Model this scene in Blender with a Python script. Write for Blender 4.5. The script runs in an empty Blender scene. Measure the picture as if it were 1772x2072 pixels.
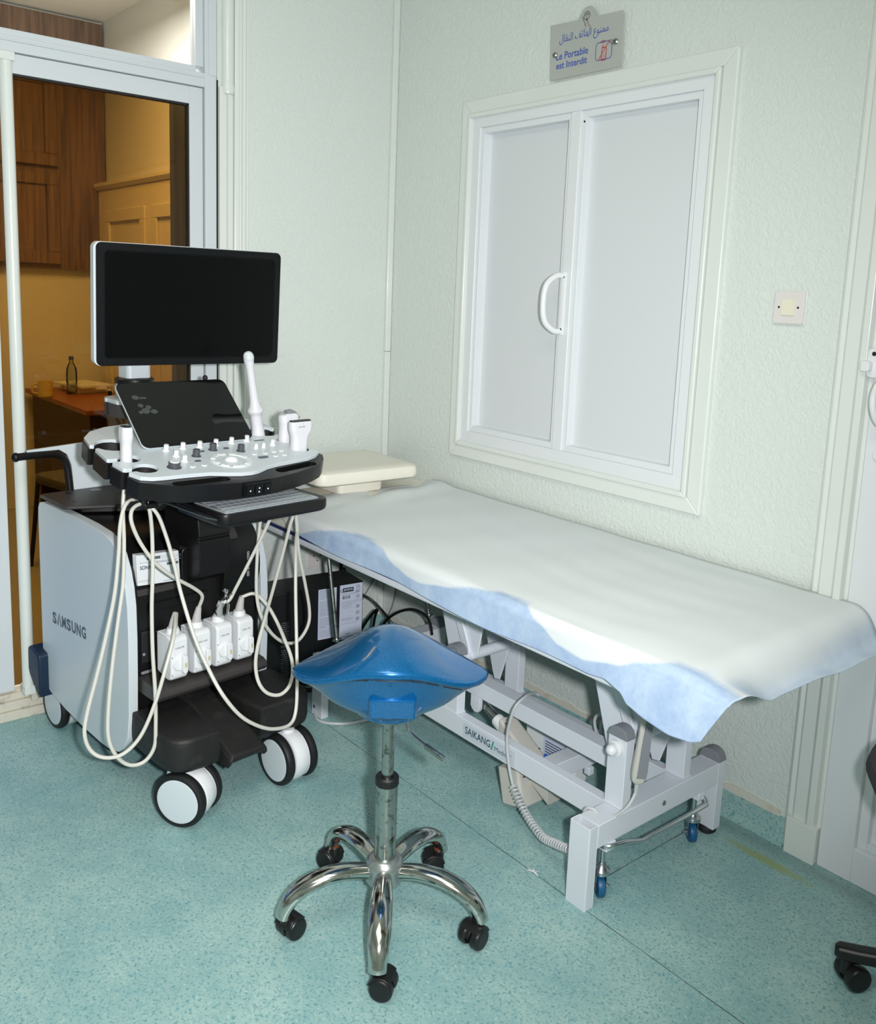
import bpy, bmesh, math, random
from mathutils import Vector, Matrix

scene = bpy.context.scene
COL = scene.collection
PI = math.pi

# ------------------------------------------------------------------ camera
FOC, PPX, PPY = 1825.651, 886.0, 894.083            # focal length and principal point in 1772 x 2072 pixels
YAW, PITCH, ROLL = 0.87800, 0.16407, 0.03897
CAM = Vector((2.9337, -2.1593, 1.42))


def cam_axes():
    f = Vector((-math.sin(YAW) * math.cos(PITCH), math.cos(YAW) * math.cos(PITCH), -math.sin(PITCH)))
    r0 = Vector((math.cos(YAW), math.sin(YAW), 0))
    u0 = r0.cross(f)
    r = r0 * math.cos(ROLL) + u0 * math.sin(ROLL)
    u = -r0 * math.sin(ROLL) + u0 * math.cos(ROLL)
    return r, u, f


RIGHT, UP, FWD = cam_axes()
cd = bpy.data.cameras.new('camera')
cam = bpy.data.objects.new('camera', cd)
COL.objects.link(cam)
cd.sensor_fit = 'HORIZONTAL'
cd.sensor_width = 36.0
cd.lens = FOC / 1772 * 36.0
cd.shift_x = 0.0
cd.shift_y = (PPY - 1036.0) / 1772
cd.clip_start = 0.05
cam.matrix_world = Matrix(((RIGHT.x, UP.x, -FWD.x, CAM.x), (RIGHT.y, UP.y, -FWD.y, CAM.y), (RIGHT.z, UP.z, -FWD.z, CAM.z), (0, 0, 0, 1)))
scene.camera = cam

# ------------------------------------------------------------------ view, world, lights
scene.view_settings.view_transform = 'Standard'
scene.view_settings.look = 'None'
scene.view_settings.gamma = 1.0
scene.view_settings.use_curve_mapping = False
scene.view_settings.exposure = 0.0
scene.cycles.use_denoising = True
scene.cycles.max_bounces = 8
scene.cycles.sample_clamp_indirect = 6.0

world = bpy.data.worlds.new('world')
scene.world = world
world.use_nodes = True
world.node_tree.nodes['Background'].inputs[0].default_value = (0.9, 0.95, 1.0, 1)
world.node_tree.nodes['Background'].inputs[1].default_value = 0.05


def light(name, kind, loc, aim, energy, color, **kw):
    d = bpy.data.lights.new(name, kind)
    o = bpy.data.objects.new(name, d)
    COL.objects.link(o)
    o.location = loc
    o.rotation_euler = (Vector(aim) - Vector(loc)).to_track_quat('-Z', 'Y').to_euler()
    d.energy = energy
    d.color = color
    for k, v in kw.items():
        setattr(d, k, v)
    return o


# the photographer's flash, beside the camera on its right
FLASH = CAM + RIGHT * 0.13 + UP * 0.03 - FWD * 0.02
light('flash', 'SPOT', FLASH, (-0.02, -0.92, 0.98), 268.0, (1.0, 0.985, 0.995), shadow_soft_size=0.035, spot_size=math.radians(112), spot_blend=1.0)
# ceiling luminaires of the examination room and of the office behind the sliding door
light('ceiling_light', 'AREA', (2.5, -2.0, 2.80), (2.5, -2.0, 0), 30.0, (1.0, 0.97, 0.88), shape='RECTANGLE', size=1.6, size_y=1.2)
light('office_light', 'AREA', (-1.3, -1.0, 2.80), (-1.3, -1.0, 0), 74.0, (1.0, 0.95, 0.88), shape='RECTANGLE', size=1.0, size_y=0.8)


# ------------------------------------------------------------------ pixel -> point on a known plane (all depths were measured)
def ray(px, py):
    return (RIGHT * ((px - PPX) / FOC) - UP * ((py - PPY) / FOC) + FWD)


def on_z(px, py, z=0.0):
    d = ray(px, py)
    return CAM + d * ((z - CAM.z) / d.z)


def on_x(px, py, x=0.0):
    d = ray(px, py)
    return CAM + d * ((x - CAM.x) / d.x)


def on_y(px, py, y=0.0):
    d = ray(px, py)
    return CAM + d * ((y - CAM.y) / d.y)


# the ultrasound cart has its own axes: u forward, v to the right, z up
CART_O = Vector((0.815, -1.057, 0.0))
CART_A = math.radians(6.5)
CU = Vector((math.cos(CART_A), math.sin(CART_A), 0))
CV = Vector((-math.sin(CART_A), math.cos(CART_A), 0))


def cart_local(p):
    d = p - CART_O
    return Vector((d.dot(CU), d.dot(CV), d.z))


def cart_u(px, py, u):
    d = ray(px, py)
    t = (u - (CAM - CART_O).dot(CU)) / d.dot(CU)
    return cart_local(CAM + d * t)


# ------------------------------------------------------------------ materials
def lin(c):
    out = []
    for v in c:
        v = v / 255.0
        out.append(v / 12.92 if v <= 0.04045 else ((v + 0.055) / 1.055) ** 2.4)
    return (out[0], out[1], out[2], 1.0)


def new_mat(name):
    m = bpy.data.materials.new(name)
    m.use_nodes = True
    nt = m.node_tree
    return m, nt, nt.nodes['Principled BSDF']


def N(nt, kind, **kw):
    n = nt.nodes.new(kind)
    for k, v in kw.items():
        setattr(n, k, v)
    return n


def noise(nt, scale, detail=3.0, rough=0.55, dist=0.0, coord=None):
    n = N(nt, 'ShaderNodeTexNoise')
    n.inputs['Scale'].default_value = scale
    n.inputs['Detail'].default_value = detail
    n.inputs['Roughness'].default_value = rough
    n.inputs['Distortion'].default_value = dist
    if coord is not None:
        nt.links.new(coord, n.inputs['Vector'])
    return n


def ramp(nt, fac, stops):
    r = N(nt, 'ShaderNodeValToRGB')
    el = r.color_ramp.elements
    while len(el) < len(stops):
        el.new(0.5)
    for e, (p, c) in zip(el, stops):
        e.position = p
        e.color = c if len(c) == 4 else (c[0], c[1], c[2], 1)
    nt.links.new(fac, r.inputs['Fac'])
    return r


def bump(nt, bsdf, height, strength, dist):
    b = N(nt, 'ShaderNodeBump')
    b.inputs['Strength'].default_value = strength
    b.inputs['Distance'].default_value = dist
    nt.links.new(height, b.inputs['Height'])
    nt.links.new(b.outputs['Normal'], bsdf.inputs['Normal'])
    return b


def mat(name, rgb, rough=0.5, metal=0.0, spec=0.5, coat=0.0, grain=None, bumps=None, vary=None):
    """Plain procedural surface. vary=(rgb2, scale, lo, hi) mixes a second colour by noise; bumps=(scale, strength, distance)."""
    m, nt, b = new_mat(name)
    b.inputs['Base Color'].default_value = lin(rgb)
    b.inputs['Roughness'].default_value = rough
    b.inputs['Metallic'].default_value = metal
    b.inputs['Specular IOR Level'].default_value = spec
    b.inputs['Coat Weight'].default_value = coat
    b.inputs['Coat Roughness'].default_value = 0.08
    tc = N(nt, 'ShaderNodeTexCoord').outputs['Object']
    if vary:
        c2, sc, lo, hi = vary
        n = noise(nt, sc, 4.0, 0.6, 0.0, tc)
        r = ramp(nt, n.outputs['Fac'], [(lo, lin(rgb)), (hi, lin(c2))])
        nt.links.new(r.outputs['Color'], b.inputs['Base Color'])
    if bumps:
        sc, st, di = bumps
        n = noise(nt, sc, 2.0, 0.5, 0.0, tc)
        bump(nt, b, n.outputs['Fac'], st, di)
    return m


M = {}
M['trim_paint'] = mat('trim_paint', (221, 227, 222), 0.22, coat=0.2, bumps=(35, 0.12, 0.003))
M['pvc'] = mat('pvc_white', (224, 229, 232), 0.32)
M['panel'] = mat('frosted_panel', (214, 219, 222), 0.55, bumps=(400, 0.04, 0.001))
M['alu'] = mat('white_lacquered_aluminium', (206, 213, 217), 0.38)
M['gasket'] = mat('black_rubber_gasket', (18, 18, 20), 0.6)
M['frame_metal'] = mat('white_powder_coat', (214, 220, 228), 0.42, bumps=(900, 0.05, 0.0006))
M['cap_grey'] = mat('grey_plastic', (128, 132, 138), 0.5)
M['rubber'] = mat('black_rubber', (17, 18, 20), 0.55)
M['chrome'] = mat('chrome', (205, 205, 200), 0.13, 1.0, vary=((120, 110, 98), 45, 0.56, 0.74))
M['steel'] = mat('worn_steel', (178, 180, 176), 0.26, 1.0, vary=((98, 90, 80), 60, 0.52, 0.72))
M['bright_chrome'] = mat('bright_chrome', (216, 218, 220), 0.16, 1.0)
M['zinc'] = mat('zinc_plate', (190, 194, 198), 0.25, 1.0)
M['blue_wheel'] = mat('blue_castor_rubber', (20, 84, 128), 0.42)
M['castor'] = mat('black_castor_plastic', (20, 20, 21), 0.38, vary=((52, 48, 44), 30, 0.6, 0.8))
M['rust'] = mat('rusty_steel', (122, 66, 38), 0.7, 0.3)
M['cream'] = mat('cream_vinyl', (230, 227, 214), 0.5, bumps=(260, 0.08, 0.001))
M['navy'] = mat('navy_trim', (20, 44, 100), 0.4)
M['beige_plastic'] = mat('beige_plastic', (196, 194, 186), 0.5)
M['white_plastic'] = mat('white_plastic', (228, 231, 233), 0.32)
M['cart_white'] = mat('pearl_white_shell', (206, 215, 220), 0.34)
M['cart_black'] = mat('black_shell', (19, 18, 19), 0.36, spec=0.35, bumps=(700, 0.05, 0.0006))
M['cart_grey'] = mat('charcoal_shell', (58, 55, 54), 0.45, bumps=(700, 0.05, 0.0006))
M['pedal'] = mat('scuffed_black_rubber', (26, 25, 25), 0.6, vary=((48, 45, 42), 24, 0.55, 0.78))
M['gloss_black'] = mat('black_glass', (6, 6, 8), 0.05)
M['screen_off'] = mat('switched_off_screen', (8, 9, 10), 0.25, spec=0.15)
M['bezel'] = mat('black_bezel', (13, 15, 17), 0.35, spec=0.25)
M['knob_dark'] = mat('dark_grey_knob', (74, 76, 82), 0.45)
M['key_grey'] = mat('grey_keys', (152, 160, 166), 0.45)
M['cable'] = mat('ivory_cable', (206, 205, 196), 0.42)
M['cable_grey'] = mat('grey_cable', (186, 190, 192), 0.42)
M['cable_black'] = mat('black_cable', (15, 15, 16), 0.4)
M['boot'] = mat('grey_cable_boot', (188, 186, 184), 0.5)
M['probe'] = mat('pale_grey_probe', (216, 217, 222), 0.35)
M['lens'] = mat('dark_probe_lens', (40, 42, 50), 0.4)
M['ink_dark'] = mat('dark_grey_ink', (88, 98, 108), 0.5)
M['ink_black'] = mat('black_ink', (20, 24, 28), 0.5)
M['ink_blue'] = mat('blue_ink', (72, 92, 176), 0.5)
M['ink_red'] = mat('red_ink', (200, 66, 72), 0.5)
M['ink_teal'] = mat('teal_ink', (30, 66, 84), 0.5)
M['ink_green'] = mat('green_ink', (20, 150, 130), 0.5)
M['ink_white'] = mat('white_ink', (220, 222, 224), 0.5)
M['ink_grey'] = mat('grey_ink', (150, 156, 170), 0.5)
M['ink_navy'] = mat('navy_ink', (36, 48, 84), 0.5)
M['yellow_tag'] = mat('pale_yellow_tag', (200, 196, 150), 0.5)
M['paper'] = mat('white_paper', (236, 238, 240), 0.7)
M['label'] = mat('pale_label_paper', (206, 214, 234), 0.55)
M['sign_metal'] = mat('brushed_sign_metal', (186, 191, 186), 0.42, 0.25)
M['ups'] = mat('black_ups_case', (17, 17, 19), 0.45, bumps=(900, 0.05, 0.0006))
M['ups_top'] = M['ups']
M['switch_cream'] = mat('cream_switch', (228, 224, 204), 0.4)
M['switch_plate'] = mat('pale_pink_plate', (220, 217, 214), 0.4)
M['film_blue'] = mat('blue_door_film', (70, 126, 198), 0.5)
M['wood_desk'] = mat('brown_desk_laminate', (150, 84, 46), 0.4)
M['desk_dark'] = mat('dark_brown_panel', (62, 34, 28), 0.5)
M['office_wall'] = mat('office_wall_paint', (232, 230, 222), 0.6, bumps=(120, 0.25, 0.004))
M['office_ceiling'] = mat('office_ceiling_paint', (238, 236, 228), 0.7)
M['office_floor'] = mat('office_floor_tile', (176, 172, 160), 0.4)
M['cupboard'] = mat('cream_cupboard', (226, 214, 184), 0.5)
M['fabric_grey'] = mat('grey_fabric', (92, 90, 88), 0.9, bumps=(500, 0.3, 0.001))
M['fabric_dark'] = mat('dark_grey_fabric', (52, 50, 54), 0.9, bumps=(600, 0.3, 0.001))
M['yellow_mug'] = mat('yellow_ceramic', (222, 196, 120), 0.3)
M['clip_plastic'] = mat('blue_marker', (20, 88, 190), 0.4)


def wall_paint():
    m, nt, b = new_mat('rough_gloss_wall_paint')
    tc = N(nt, 'ShaderNodeTexCoord').outputs['Object']
    b.inputs['Base Color'].default_value = lin((216, 224, 219))
    b.inputs['Roughness'].default_value = 0.30
    b.inputs['Coat Weight'].default_value = 0.15
    b.inputs['Coat Roughness'].default_value = 0.12
    n1 = noise(nt, 62, 3.0, 0.55, 1.2, tc)
    n2 = noise(nt, 150, 2.0, 0.5, 0.4, tc)
    r1 = ramp(nt, n1.outputs['Fac'], [(0.38, (0, 0, 0)), (0.66, (1, 1, 1))])
    mx = N(nt, 'ShaderNodeMath', operation='MULTIPLY_ADD')
    nt.links.new(n2.outputs['Fac'], mx.inputs[0])
    mx.inputs[1].default_value = 0.25
    nt.links.new(r1.outputs['Color'], mx.inputs[2])
    bump(nt, b, mx.outputs[0], 0.34, 0.004)
    return m


M['wall'] = wall_paint()


def vinyl_floor(name, seams=True):
    m, nt, b = new_mat(name)
    geo = N(nt, 'ShaderNodeNewGeometry').outputs['Position']
    b.inputs['Roughness'].default_value = 0.42
    big = noise(nt, 5.0, 4.0, 0.6, 0.0, geo)
    base = ramp(nt, big.outputs['Fac'], [(0.35, lin((140, 178, 177))), (0.65, lin((164, 196, 191)))])
    sp = noise(nt, 150.0, 3.0, 0.6, 0.5, geo)
    spm = ramp(nt, sp.outputs['Fac'], [(0.54, (0, 0, 0)), (0.63, (0.85, 0.85, 0.85))])
    sp2 = noise(nt, 48.0, 4.0, 0.7, 0.3, geo)
    spm2 = ramp(nt, sp2.outputs['Fac'], [(0.50, (0, 0, 0)), (0.66, (0.62, 0.62, 0.62))])
    lt = noise(nt, 110.0, 2.0, 0.6, 0.5, geo)
    ltm = ramp(nt, lt.outputs['Fac'], [(0.60, (0, 0, 0)), (0.68, (0.5, 0.5, 0.5))])

    def mix(fac, c1, c2):
        x = N(nt, 'ShaderNodeMix', data_type='RGBA')
        nt.links.new(fac, x.inputs['Factor'])
        nt.links.new(c1, x.inputs['A'])
        if isinstance(c2, tuple):
            x.inputs['B'].default_value = c2
        else:
            nt.links.new(c2, x.inputs['B'])
        return x.outputs['Result']
    col = mix(spm2.outputs['Color'], base.outputs['Color'], lin((122, 170, 174)))
    col = mix(ltm.outputs['Color'], col, lin((184, 214, 210)))
    col = mix(spm.outputs['Color'], col, lin((96, 148, 156)))
    if seams:
        sx = N(nt, 'ShaderNodeSeparateXYZ')
        nt.links.new(geo, sx.inputs[0])

        def math_(op, a, bb=None, c=None):
            n = N(nt, 'ShaderNodeMath', operation=op)
            for i, v in enumerate((a, bb, c)):
                if v is None:
                    continue
                if isinstance(v, (int, float)):
                    n.inputs[i].default_value = v
                else:
                    nt.links.new(v, n.inputs[i])
            return n.outputs[0]

        def line(coord, at, w, gate=None):
            d = math_('ABSOLUTE', math_('SUBTRACT', coord, at))
            k = math_('LESS_THAN', d, w)
            return math_('MULTIPLY', k, gate) if gate is not None else k
        wob = noise(nt, 9.0, 2.0, 0.5, 0.0, geo)
        x, y = sx.outputs[0], sx.outputs[1]
        up = math_('GREATER_THAN', y, -0.636)
        l1 = line(y, -0.635, 0.0014)
        l2 = line(x, 1.655, 0.0016, up)
        l3 = line(x, 0.61, 0.0012, up)
        tot = math_('MAXIMUM', math_('MAXIMUM', l1, l2), l3)
        tot = math_('MULTIPLY', tot, math_('MULTIPLY_ADD', wob.outputs['Fac'], 1.3, 0.05))
        col = mix(tot, col, lin((52, 62, 56)))
        # yellow-green stain on the vinyl by the wall
        ex = math_('DIVIDE', math_('SUBTRACT', x, 1.86), 0.15)
        ey = math_('DIVIDE', math_('SUBTRACT', y, -0.108), 0.022)
        rr = math_('ADD', math_('MULTIPLY', ex, ex), math_('MULTIPLY', ey, ey))
        rr = math_('ADD', rr, math_('MULTIPLY_ADD', sp2.outputs['Fac'], 1.6, -0.8))
        st = ramp(nt, rr, [(0.0, (0.75, 0.75, 0.75)), (1.0, (0, 0, 0))])
        col = mix(st.outputs['Color'], col, lin((150, 160, 74)))
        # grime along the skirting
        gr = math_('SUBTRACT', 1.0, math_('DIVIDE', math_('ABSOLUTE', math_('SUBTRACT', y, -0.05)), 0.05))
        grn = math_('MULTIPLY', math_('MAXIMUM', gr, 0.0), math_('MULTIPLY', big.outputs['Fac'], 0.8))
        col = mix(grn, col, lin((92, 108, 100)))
    nt.links.new(col, b.inputs['Base Color'])
    bump(nt, b, sp2.outputs['Fac'], 0.04, 0.001)
    return m


M['vinyl'] = vinyl_floor('teal_speckled_vinyl')
M['vinyl_skirting'] = vinyl_floor('teal_vinyl_skirting', False)


def wood():
    m, nt, b = new_mat('dark_walnut_laminate')
    tc = N(nt, 'ShaderNodeTexCoord').outputs['Object']
    mp = N(nt, 'ShaderNodeMapping')
    nt.links.new(tc, mp.inputs['Vector'])
    mp.inputs['Scale'].default_value = (6, 14, 0.7)
    n = noise(nt, 3.0, 6.0, 0.6, 0.6, mp.outputs['Vector'])
    r = ramp(nt, n.outputs['Fac'], [(0.3, lin((84, 62, 50))), (0.55, lin((130, 100, 82))), (0.75, lin((150, 118, 98)))])
    nt.links.new(r.outputs['Color'], b.inputs['Base Color'])
    b.inputs['Roughness'].default_value = 0.45
    return m


M['walnut'] = wood()


def glass(name, tint, rough=0.0):
    """Thin pane: mostly clear transmission in the glass's own tint with a faint mirror reflection."""
    m = bpy.data.materials.new(name)
    m.use_nodes = True
    nt = m.node_tree
    nt.nodes.clear()
    out = N(nt, 'ShaderNodeOutputMaterial')
    tr = N(nt, 'ShaderNodeBsdfTransparent')
    tr.inputs['Color'].default_value = tint
    gl = N(nt, 'ShaderNodeBsdfGlossy')
    gl.inputs['Roughness'].default_value = rough
    fr = N(nt, 'ShaderNodeFresnel')
    fr.inputs['IOR'].default_value = 1.45
    mx = N(nt, 'ShaderNodeMixShader')
    nt.links.new(fr.outputs[0], mx.inputs[0])
    nt.links.new(tr.outputs[0], mx.inputs[1])
    nt.links.new(gl.outputs[0], mx.inputs[2])
    nt.links.new(mx.outputs[0], out.inputs['Surface'])
    return m


M['amber_glass'] = glass('amber_tinted_glass', (0.54, 0.41, 0.20, 1))
M['clear_glass'] = glass('clear_glass', (0.96, 0.97, 0.96, 1))
M['clear_plastic'] = glass('clear_plastic', (0.80, 0.84, 0.84, 1), 0.15)


def blue_metallic():
    m, nt, b = new_mat('blue_metallic_lacquer')
    tc = N(nt, 'ShaderNodeTexCoord').outputs['Object']
    n = noise(nt, 900, 1.0, 0.5, 0.0, tc)
    r = ramp(nt, n.outputs['Fac'], [(0.45, lin((2, 82, 138))), (0.75, lin((22, 132, 188)))])
    nt.links.new(r.outputs['Color'], b.inputs['Base Color'])
    b.inputs['Metallic'].default_value = 0.45
    b.inputs['Roughness'].default_value = 0.28
    b.inputs['Coat Weight'].default_value = 0.8
    b.inputs['Coat Roughness'].default_value = 0.06
    return m


M['blue_seat'] = blue_metallic()


def sheet_mat():
    """Thin non-woven cover: white, with the blue of its printed scalloped border where the mesh attribute says so."""
    m, nt, b = new_mat('nonwoven_cover')
    at = N(nt, 'ShaderNodeAttribute', attribute_name='border')
    tc = N(nt, 'ShaderNodeTexCoord').outputs['Object']
    n = noise(nt, 14, 8.0, 0.75, 0.2, tc)
    blue = ramp(nt, n.outputs['Fac'], [(0.34, lin((152, 175, 208))), (0.64, lin((180, 200, 220)))])
    mx = N(nt, 'ShaderNodeMix', data_type='RGBA')
    nt.links.new(at.outputs['Fac'], mx.inputs['Factor'])
    mx.inputs['A'].default_value = lin((218, 224, 225))
    nt.links.new(blue.outputs['Color'], mx.inputs['B'])
    nt.links.new(mx.outputs['Result'], b.inputs['Base Color'])
    b.inputs['Roughness'].default_value = 0.85
    b.inputs['Specular IOR Level'].default_value = 0.2
    n2 = noise(nt, 500, 2.0, 0.5, 0.0, tc)
    bump(nt, b, n2.outputs['Fac'], 0.08, 0.001)
    return m


M['sheet'] = sheet_mat()


# ------------------------------------------------------------------ mesh helpers
def rrect(w, h, r, n=5, cx=0.0, cy=0.0):
    pts = []
    r = min(r, w / 2 - 1e-5, h / 2 - 1e-5)
    for (sx, sy, a0) in ((1, 1, 0), (-1, 1, 90), (-1, -1, 180), (1, -1, 270)):
        for i in range(n + 1):
            a = math.radians(a0 + 90 * i / n)
            pts.append((cx + sx * (w / 2 - r) + r * math.cos(a), cy + sy * (h / 2 - r) + r * math.sin(a)))
    return pts


def smooth_path(pts, n=8):
    """Catmull-Rom through the control points."""
    P = [Vector(p) for p in pts]
    if len(P) < 3:
        return P
    out = []
    for i in range(len(P) - 1):
        p0 = P[i - 1] if i > 0 else P[0] * 2 - P[1]
        p1, p2 = P[i], P[i + 1]
        p3 = P[i + 2] if i + 2 < len(P) else P[-1] * 2 - P[-2]
        for k in range(n):
            t = k / n
            out.append(0.5 * ((2 * p1) + (p2 - p0) * t + (2 * p0 - 5 * p1 + 4 * p2 - p3) * t * t + (3 * p1 - p0 - 3 * p2 + p3) * t ** 3))
    out.append(P[-1])
    return out


class MB:
    def __init__(self):
        self.v, self.f, self.mi, self.cur = [], [], [], 0

    def mat(self, i):
        self.cur = i
        return self

    def add(self, verts, faces, T=None):
        o = len(self.v)
        for p in verts:
            p = Vector(p)
            self.v.append(T @ p if T is not None else p)
        for f in faces:
            self.f.append([o + i for i in f])
            self.mi.append(self.cur)
        return self

    def box(self, x0, x1, y0, y1, z0, z1, T=None):
        vs = [(x, y, z) for x in (x0, x1) for y in (y0, y1) for z in (z0, z1)]
        return self.add(vs, [(0, 1, 3, 2), (4, 6, 7, 5), (0, 4, 5, 1), (2, 3, 7, 6), (0, 2, 6, 4), (1, 5, 7, 3)], T)

    def loft(self, loops, caps=True, closed=True, T=None):
        n = len(loops[0])
        vs = [p for lp in loops for p in lp]
        fs = []
        for i in range(len(loops) - 1):
            for j in range(n if closed else n - 1):
                a, b = i * n + j, i * n + (j + 1) % n
                fs.append((a, b, b + n, a + n))
        if caps:
            fs.append(tuple(range(n))[::-1])
            fs.append(tuple(range((len(loops) - 1) * n, len(loops) * n)))
        return self.add(vs, fs, T)

    def prism(self, poly, axis, a, b, T=None):
        def P(p, q):
            return {'x': (q, p[0], p[1]), 'y': (p[0], q, p[1]), 'z': (p[0], p[1], q)}[axis]
        return self.loft([[P(p, a) for p in poly], [P(p, b) for p in poly]], True, True, T)

    def rbox(self, x0, x1, y0, y1, z0, z1, r, T=None, n=4):
        """Box with rounded vertical edges and small rounded top and bottom rims."""
        w, h = x1 - x0, y1 - y0
        cx, cy = (x0 + x1) / 2, (y0 + y1) / 2
        k = min(r * 0.5, (z1 - z0) * 0.3)
        lp = []
        for (ins, z) in ((k, z0), (k * 0.3, z0 + k * 0.3), (0, z0 + k), (0, z1 - k), (k * 0.3, z1 - k * 0.3), (k, z1)):
            lp.append([(p[0], p[1], z) for p in rrect(w - 2 * ins, h - 2 * ins, max(r - ins, 0.0005), n, cx, cy)])
        return self.loft(lp, True, True, T)

    def tube(self, pts, r, n=10, caps=True, T=None):
        P = [Vector(p) for p in pts]
        R = r if isinstance(r, (list, tuple)) else [r] * len(P)
        loops, up = [], None
        for i, p in enumerate(P):
            d = (P[min(i + 1, len(P) - 1)] - P[max(i - 1, 0)])
            d = d.normalized() if d.length > 1e-9 else Vector((0, 0, 1))
            if up is None:
                up = Vector((0, 0, 1)) if abs(d.z) < 0.9 else Vector((1, 0, 0))
            s = d.cross(up)
            if s.length < 1e-6:
                s = d.orthogonal()
            s.normalize()
            up = s.cross(d).normalized()
            loops.append([p + (s * math.cos(2 * PI * k / n) + up * math.sin(2 * PI * k / n)) * R[i] for k in range(n)])
        return self.loft(loops, caps, True, T)

    def cyl(self, p0, p1, r0, r1=None, n=24, T=None):
        return self.tube([p0, p1], [r0, r0 if r1 is None else r1], n, True, T)

    def lathe(self, prof, c=(0, 0, 0), d=(0, 0, 1), n=28, T=None):
        """prof: (radius, height) pairs along the axis d from point c."""
        c, d = Vector(c), Vector(d).normalized()
        a = d.orthogonal().normalized()
        b = d.cross(a)
        loops = []
        for (r, h) in prof:
            r = max(r, 1e-5)
            loops.append([c + d * h + (a * math.cos(2 * PI * k / n) + b * math.sin(2 * PI * k / n)) * r for k in range(n)])
        return self.loft(loops, True, True, T)

    def ball(self, c, rx, ry, rz, n=16, m=10, T=None):
        c = Vector(c)
        loops = []
        for i in range(m + 1):
            th = PI * i / m
            s = max(math.sin(th), 1e-4)
            loops.append([c + Vector((rx * s * math.cos(2 * PI * k / n), ry * s * math.sin(2 * PI * k / n), -rz * math.cos(th))) for k in range(n)])
        return self.loft(loops, True, True, T)

    def grid(self, rows, T=None):
        n = len(rows[0])
        vs = [p for r in rows for p in r]
        fs = [(i * n + j, i * n + j + 1, (i + 1) * n + j + 1, (i + 1) * n + j) for i in range(len(rows) - 1) for j in range(n - 1)]
        return self.add(vs, fs, T)

    def plate(self, outer, holes, z0, z1, T=None):
        """Flat plate with holes: outer and holes are 2-D loops."""
        bm = bmesh.new()
        edges = []
        for lp in [outer] + list(holes):
            vs = [bm.verts.new((p[0], p[1], 0)) for p in lp]
            for i in range(len(vs)):
                edges.append(bm.edges.new((vs[i], vs[(i + 1) % len(vs)])))
        bmesh.ops.triangle_fill(bm, use_beauty=True, use_dissolve=False, edges=edges)
        bm.verts.index_update()
        vs = [v.co.copy() for v in bm.verts]
        tri = [[v.index for v in f.verts] for f in bm.faces]
        bm.free()
        k = len(vs)
        V2 = [(v.x, v.y, z0) for v in vs] + [(v.x, v.y, z1) for v in vs]
        F = [t[::-1] for t in tri] + [[i + k for i in t] for t in tri]
        o = 0
        for lp in [outer] + list(holes):
            n = len(lp)
            for i in range(n):
                a, b = o + i, o + (i + 1) % n
                F.append([a, b, b + k, a + k])
            o += n
        return self.add(V2, F, T)


def tag(o, label=None, cat=None, group=None, kind=None):
    if label:
        o['label'] = label
    if cat:
        o['category'] = cat
    if group:
        o['group'] = group
    if kind:
        o['kind'] = kind
    return o


def build(name, mb, mats, parent=None, bevel=0.0, seg=2, angle=32, subsurf=0):
    me = bpy.data.meshes.new(name)
    me.from_pydata([tuple(v) for v in mb.v], [], mb.f)
    bm = bmesh.new()
    bm.from_mesh(me)
    bmesh.ops.recalc_face_normals(bm, faces=bm.faces)
    bm.to_mesh(me)
    bm.free()
    mats = mats if isinstance(mats, (list, tuple)) else [mats]
    for m in mats:
        me.materials.append(M[m] if isinstance(m, str) else m)
    for p, i in zip(me.polygons, mb.mi):
        p.use_smooth = True
        p.material_index = min(i, len(mats) - 1)
    me.set_sharp_from_angle(angle=math.radians(angle))
    o = bpy.data.objects.new(name, me)
    COL.objects.link(o)
    if parent is not None:
        o.parent = parent
    if bevel > 0:
        b = o.modifiers.new('bevel', 'BEVEL')
        b.width = bevel
        b.segments = seg
        b.limit_method = 'ANGLE'
        b.angle_limit = math.radians(40)
        b.harden_normals = False
    w = o.modifiers.new('normals', 'WEIGHTED_NORMAL')
    w.keep_sharp = True
    if subsurf:
        s = o.modifiers.new('subsurf', 'SUBSURF')
        s.levels = s.render_levels = subsurf
    return o


def empty(name, loc=(0, 0, 0), rz=0.0):
    o = bpy.data.objects.new(name, None)
    COL.objects.link(o)
    o.location = loc
    o.rotation_euler = (0, 0, rz)
    o.empty_display_size = 0.1
    return o


def frame(origin, xd, yd):
    """Matrix whose x and y axes are xd and yd at origin."""
    x = Vector(xd).normalized()
    z = x.cross(Vector(yd)).normalized()
    y = z.cross(x)
    o = Vector(origin)
    return Matrix(((x.x, y.x, z.x, o.x), (x.y, y.y, z.y, o.y), (x.z, y.z, z.z, o.z), (0, 0, 0, 1)))


def text_mesh(s, width=None, height=None, bold=0.0, spacing=1.0, depth=0.0004):
    """Flat lettering as verts and faces, scaled so that it spans width (or its capitals span height), lower left corner at 0,0."""
    c = bpy.data.curves.new('lettering', 'FONT')
    c.body = s
    c.size = 1.0
    c.offset = bold
    c.space_character = spacing
    c.resolution_u = 3
    o = bpy.data.objects.new('lettering', c)
    COL.objects.link(o)
    dg = bpy.context.evaluated_depsgraph_get()
    me = bpy.data.meshes.new_from_object(o.evaluated_get(dg))
    vs = [v.co.copy() for v in me.vertices]
    fs = [list(p.vertices) for p in me.polygons]
    bpy.data.objects.remove(o)
    bpy.data.curves.remove(c)
    bpy.data.meshes.remove(me)
    if not vs:
        return [], []
    x0, x1 = min(v.x for v in vs), max(v.x for v in vs)
    y0, y1 = min(v.y for v in vs), max(v.y for v in vs)
    sx = (width / (x1 - x0)) if width else None
    sy = (height / (y1 - y0)) if height else None
    sx = sx or sy
    sy = sy or sx
    return [Vector(((v.x - x0) * sx, (v.y - y0) * sy, 0)) for v in vs], fs


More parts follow.
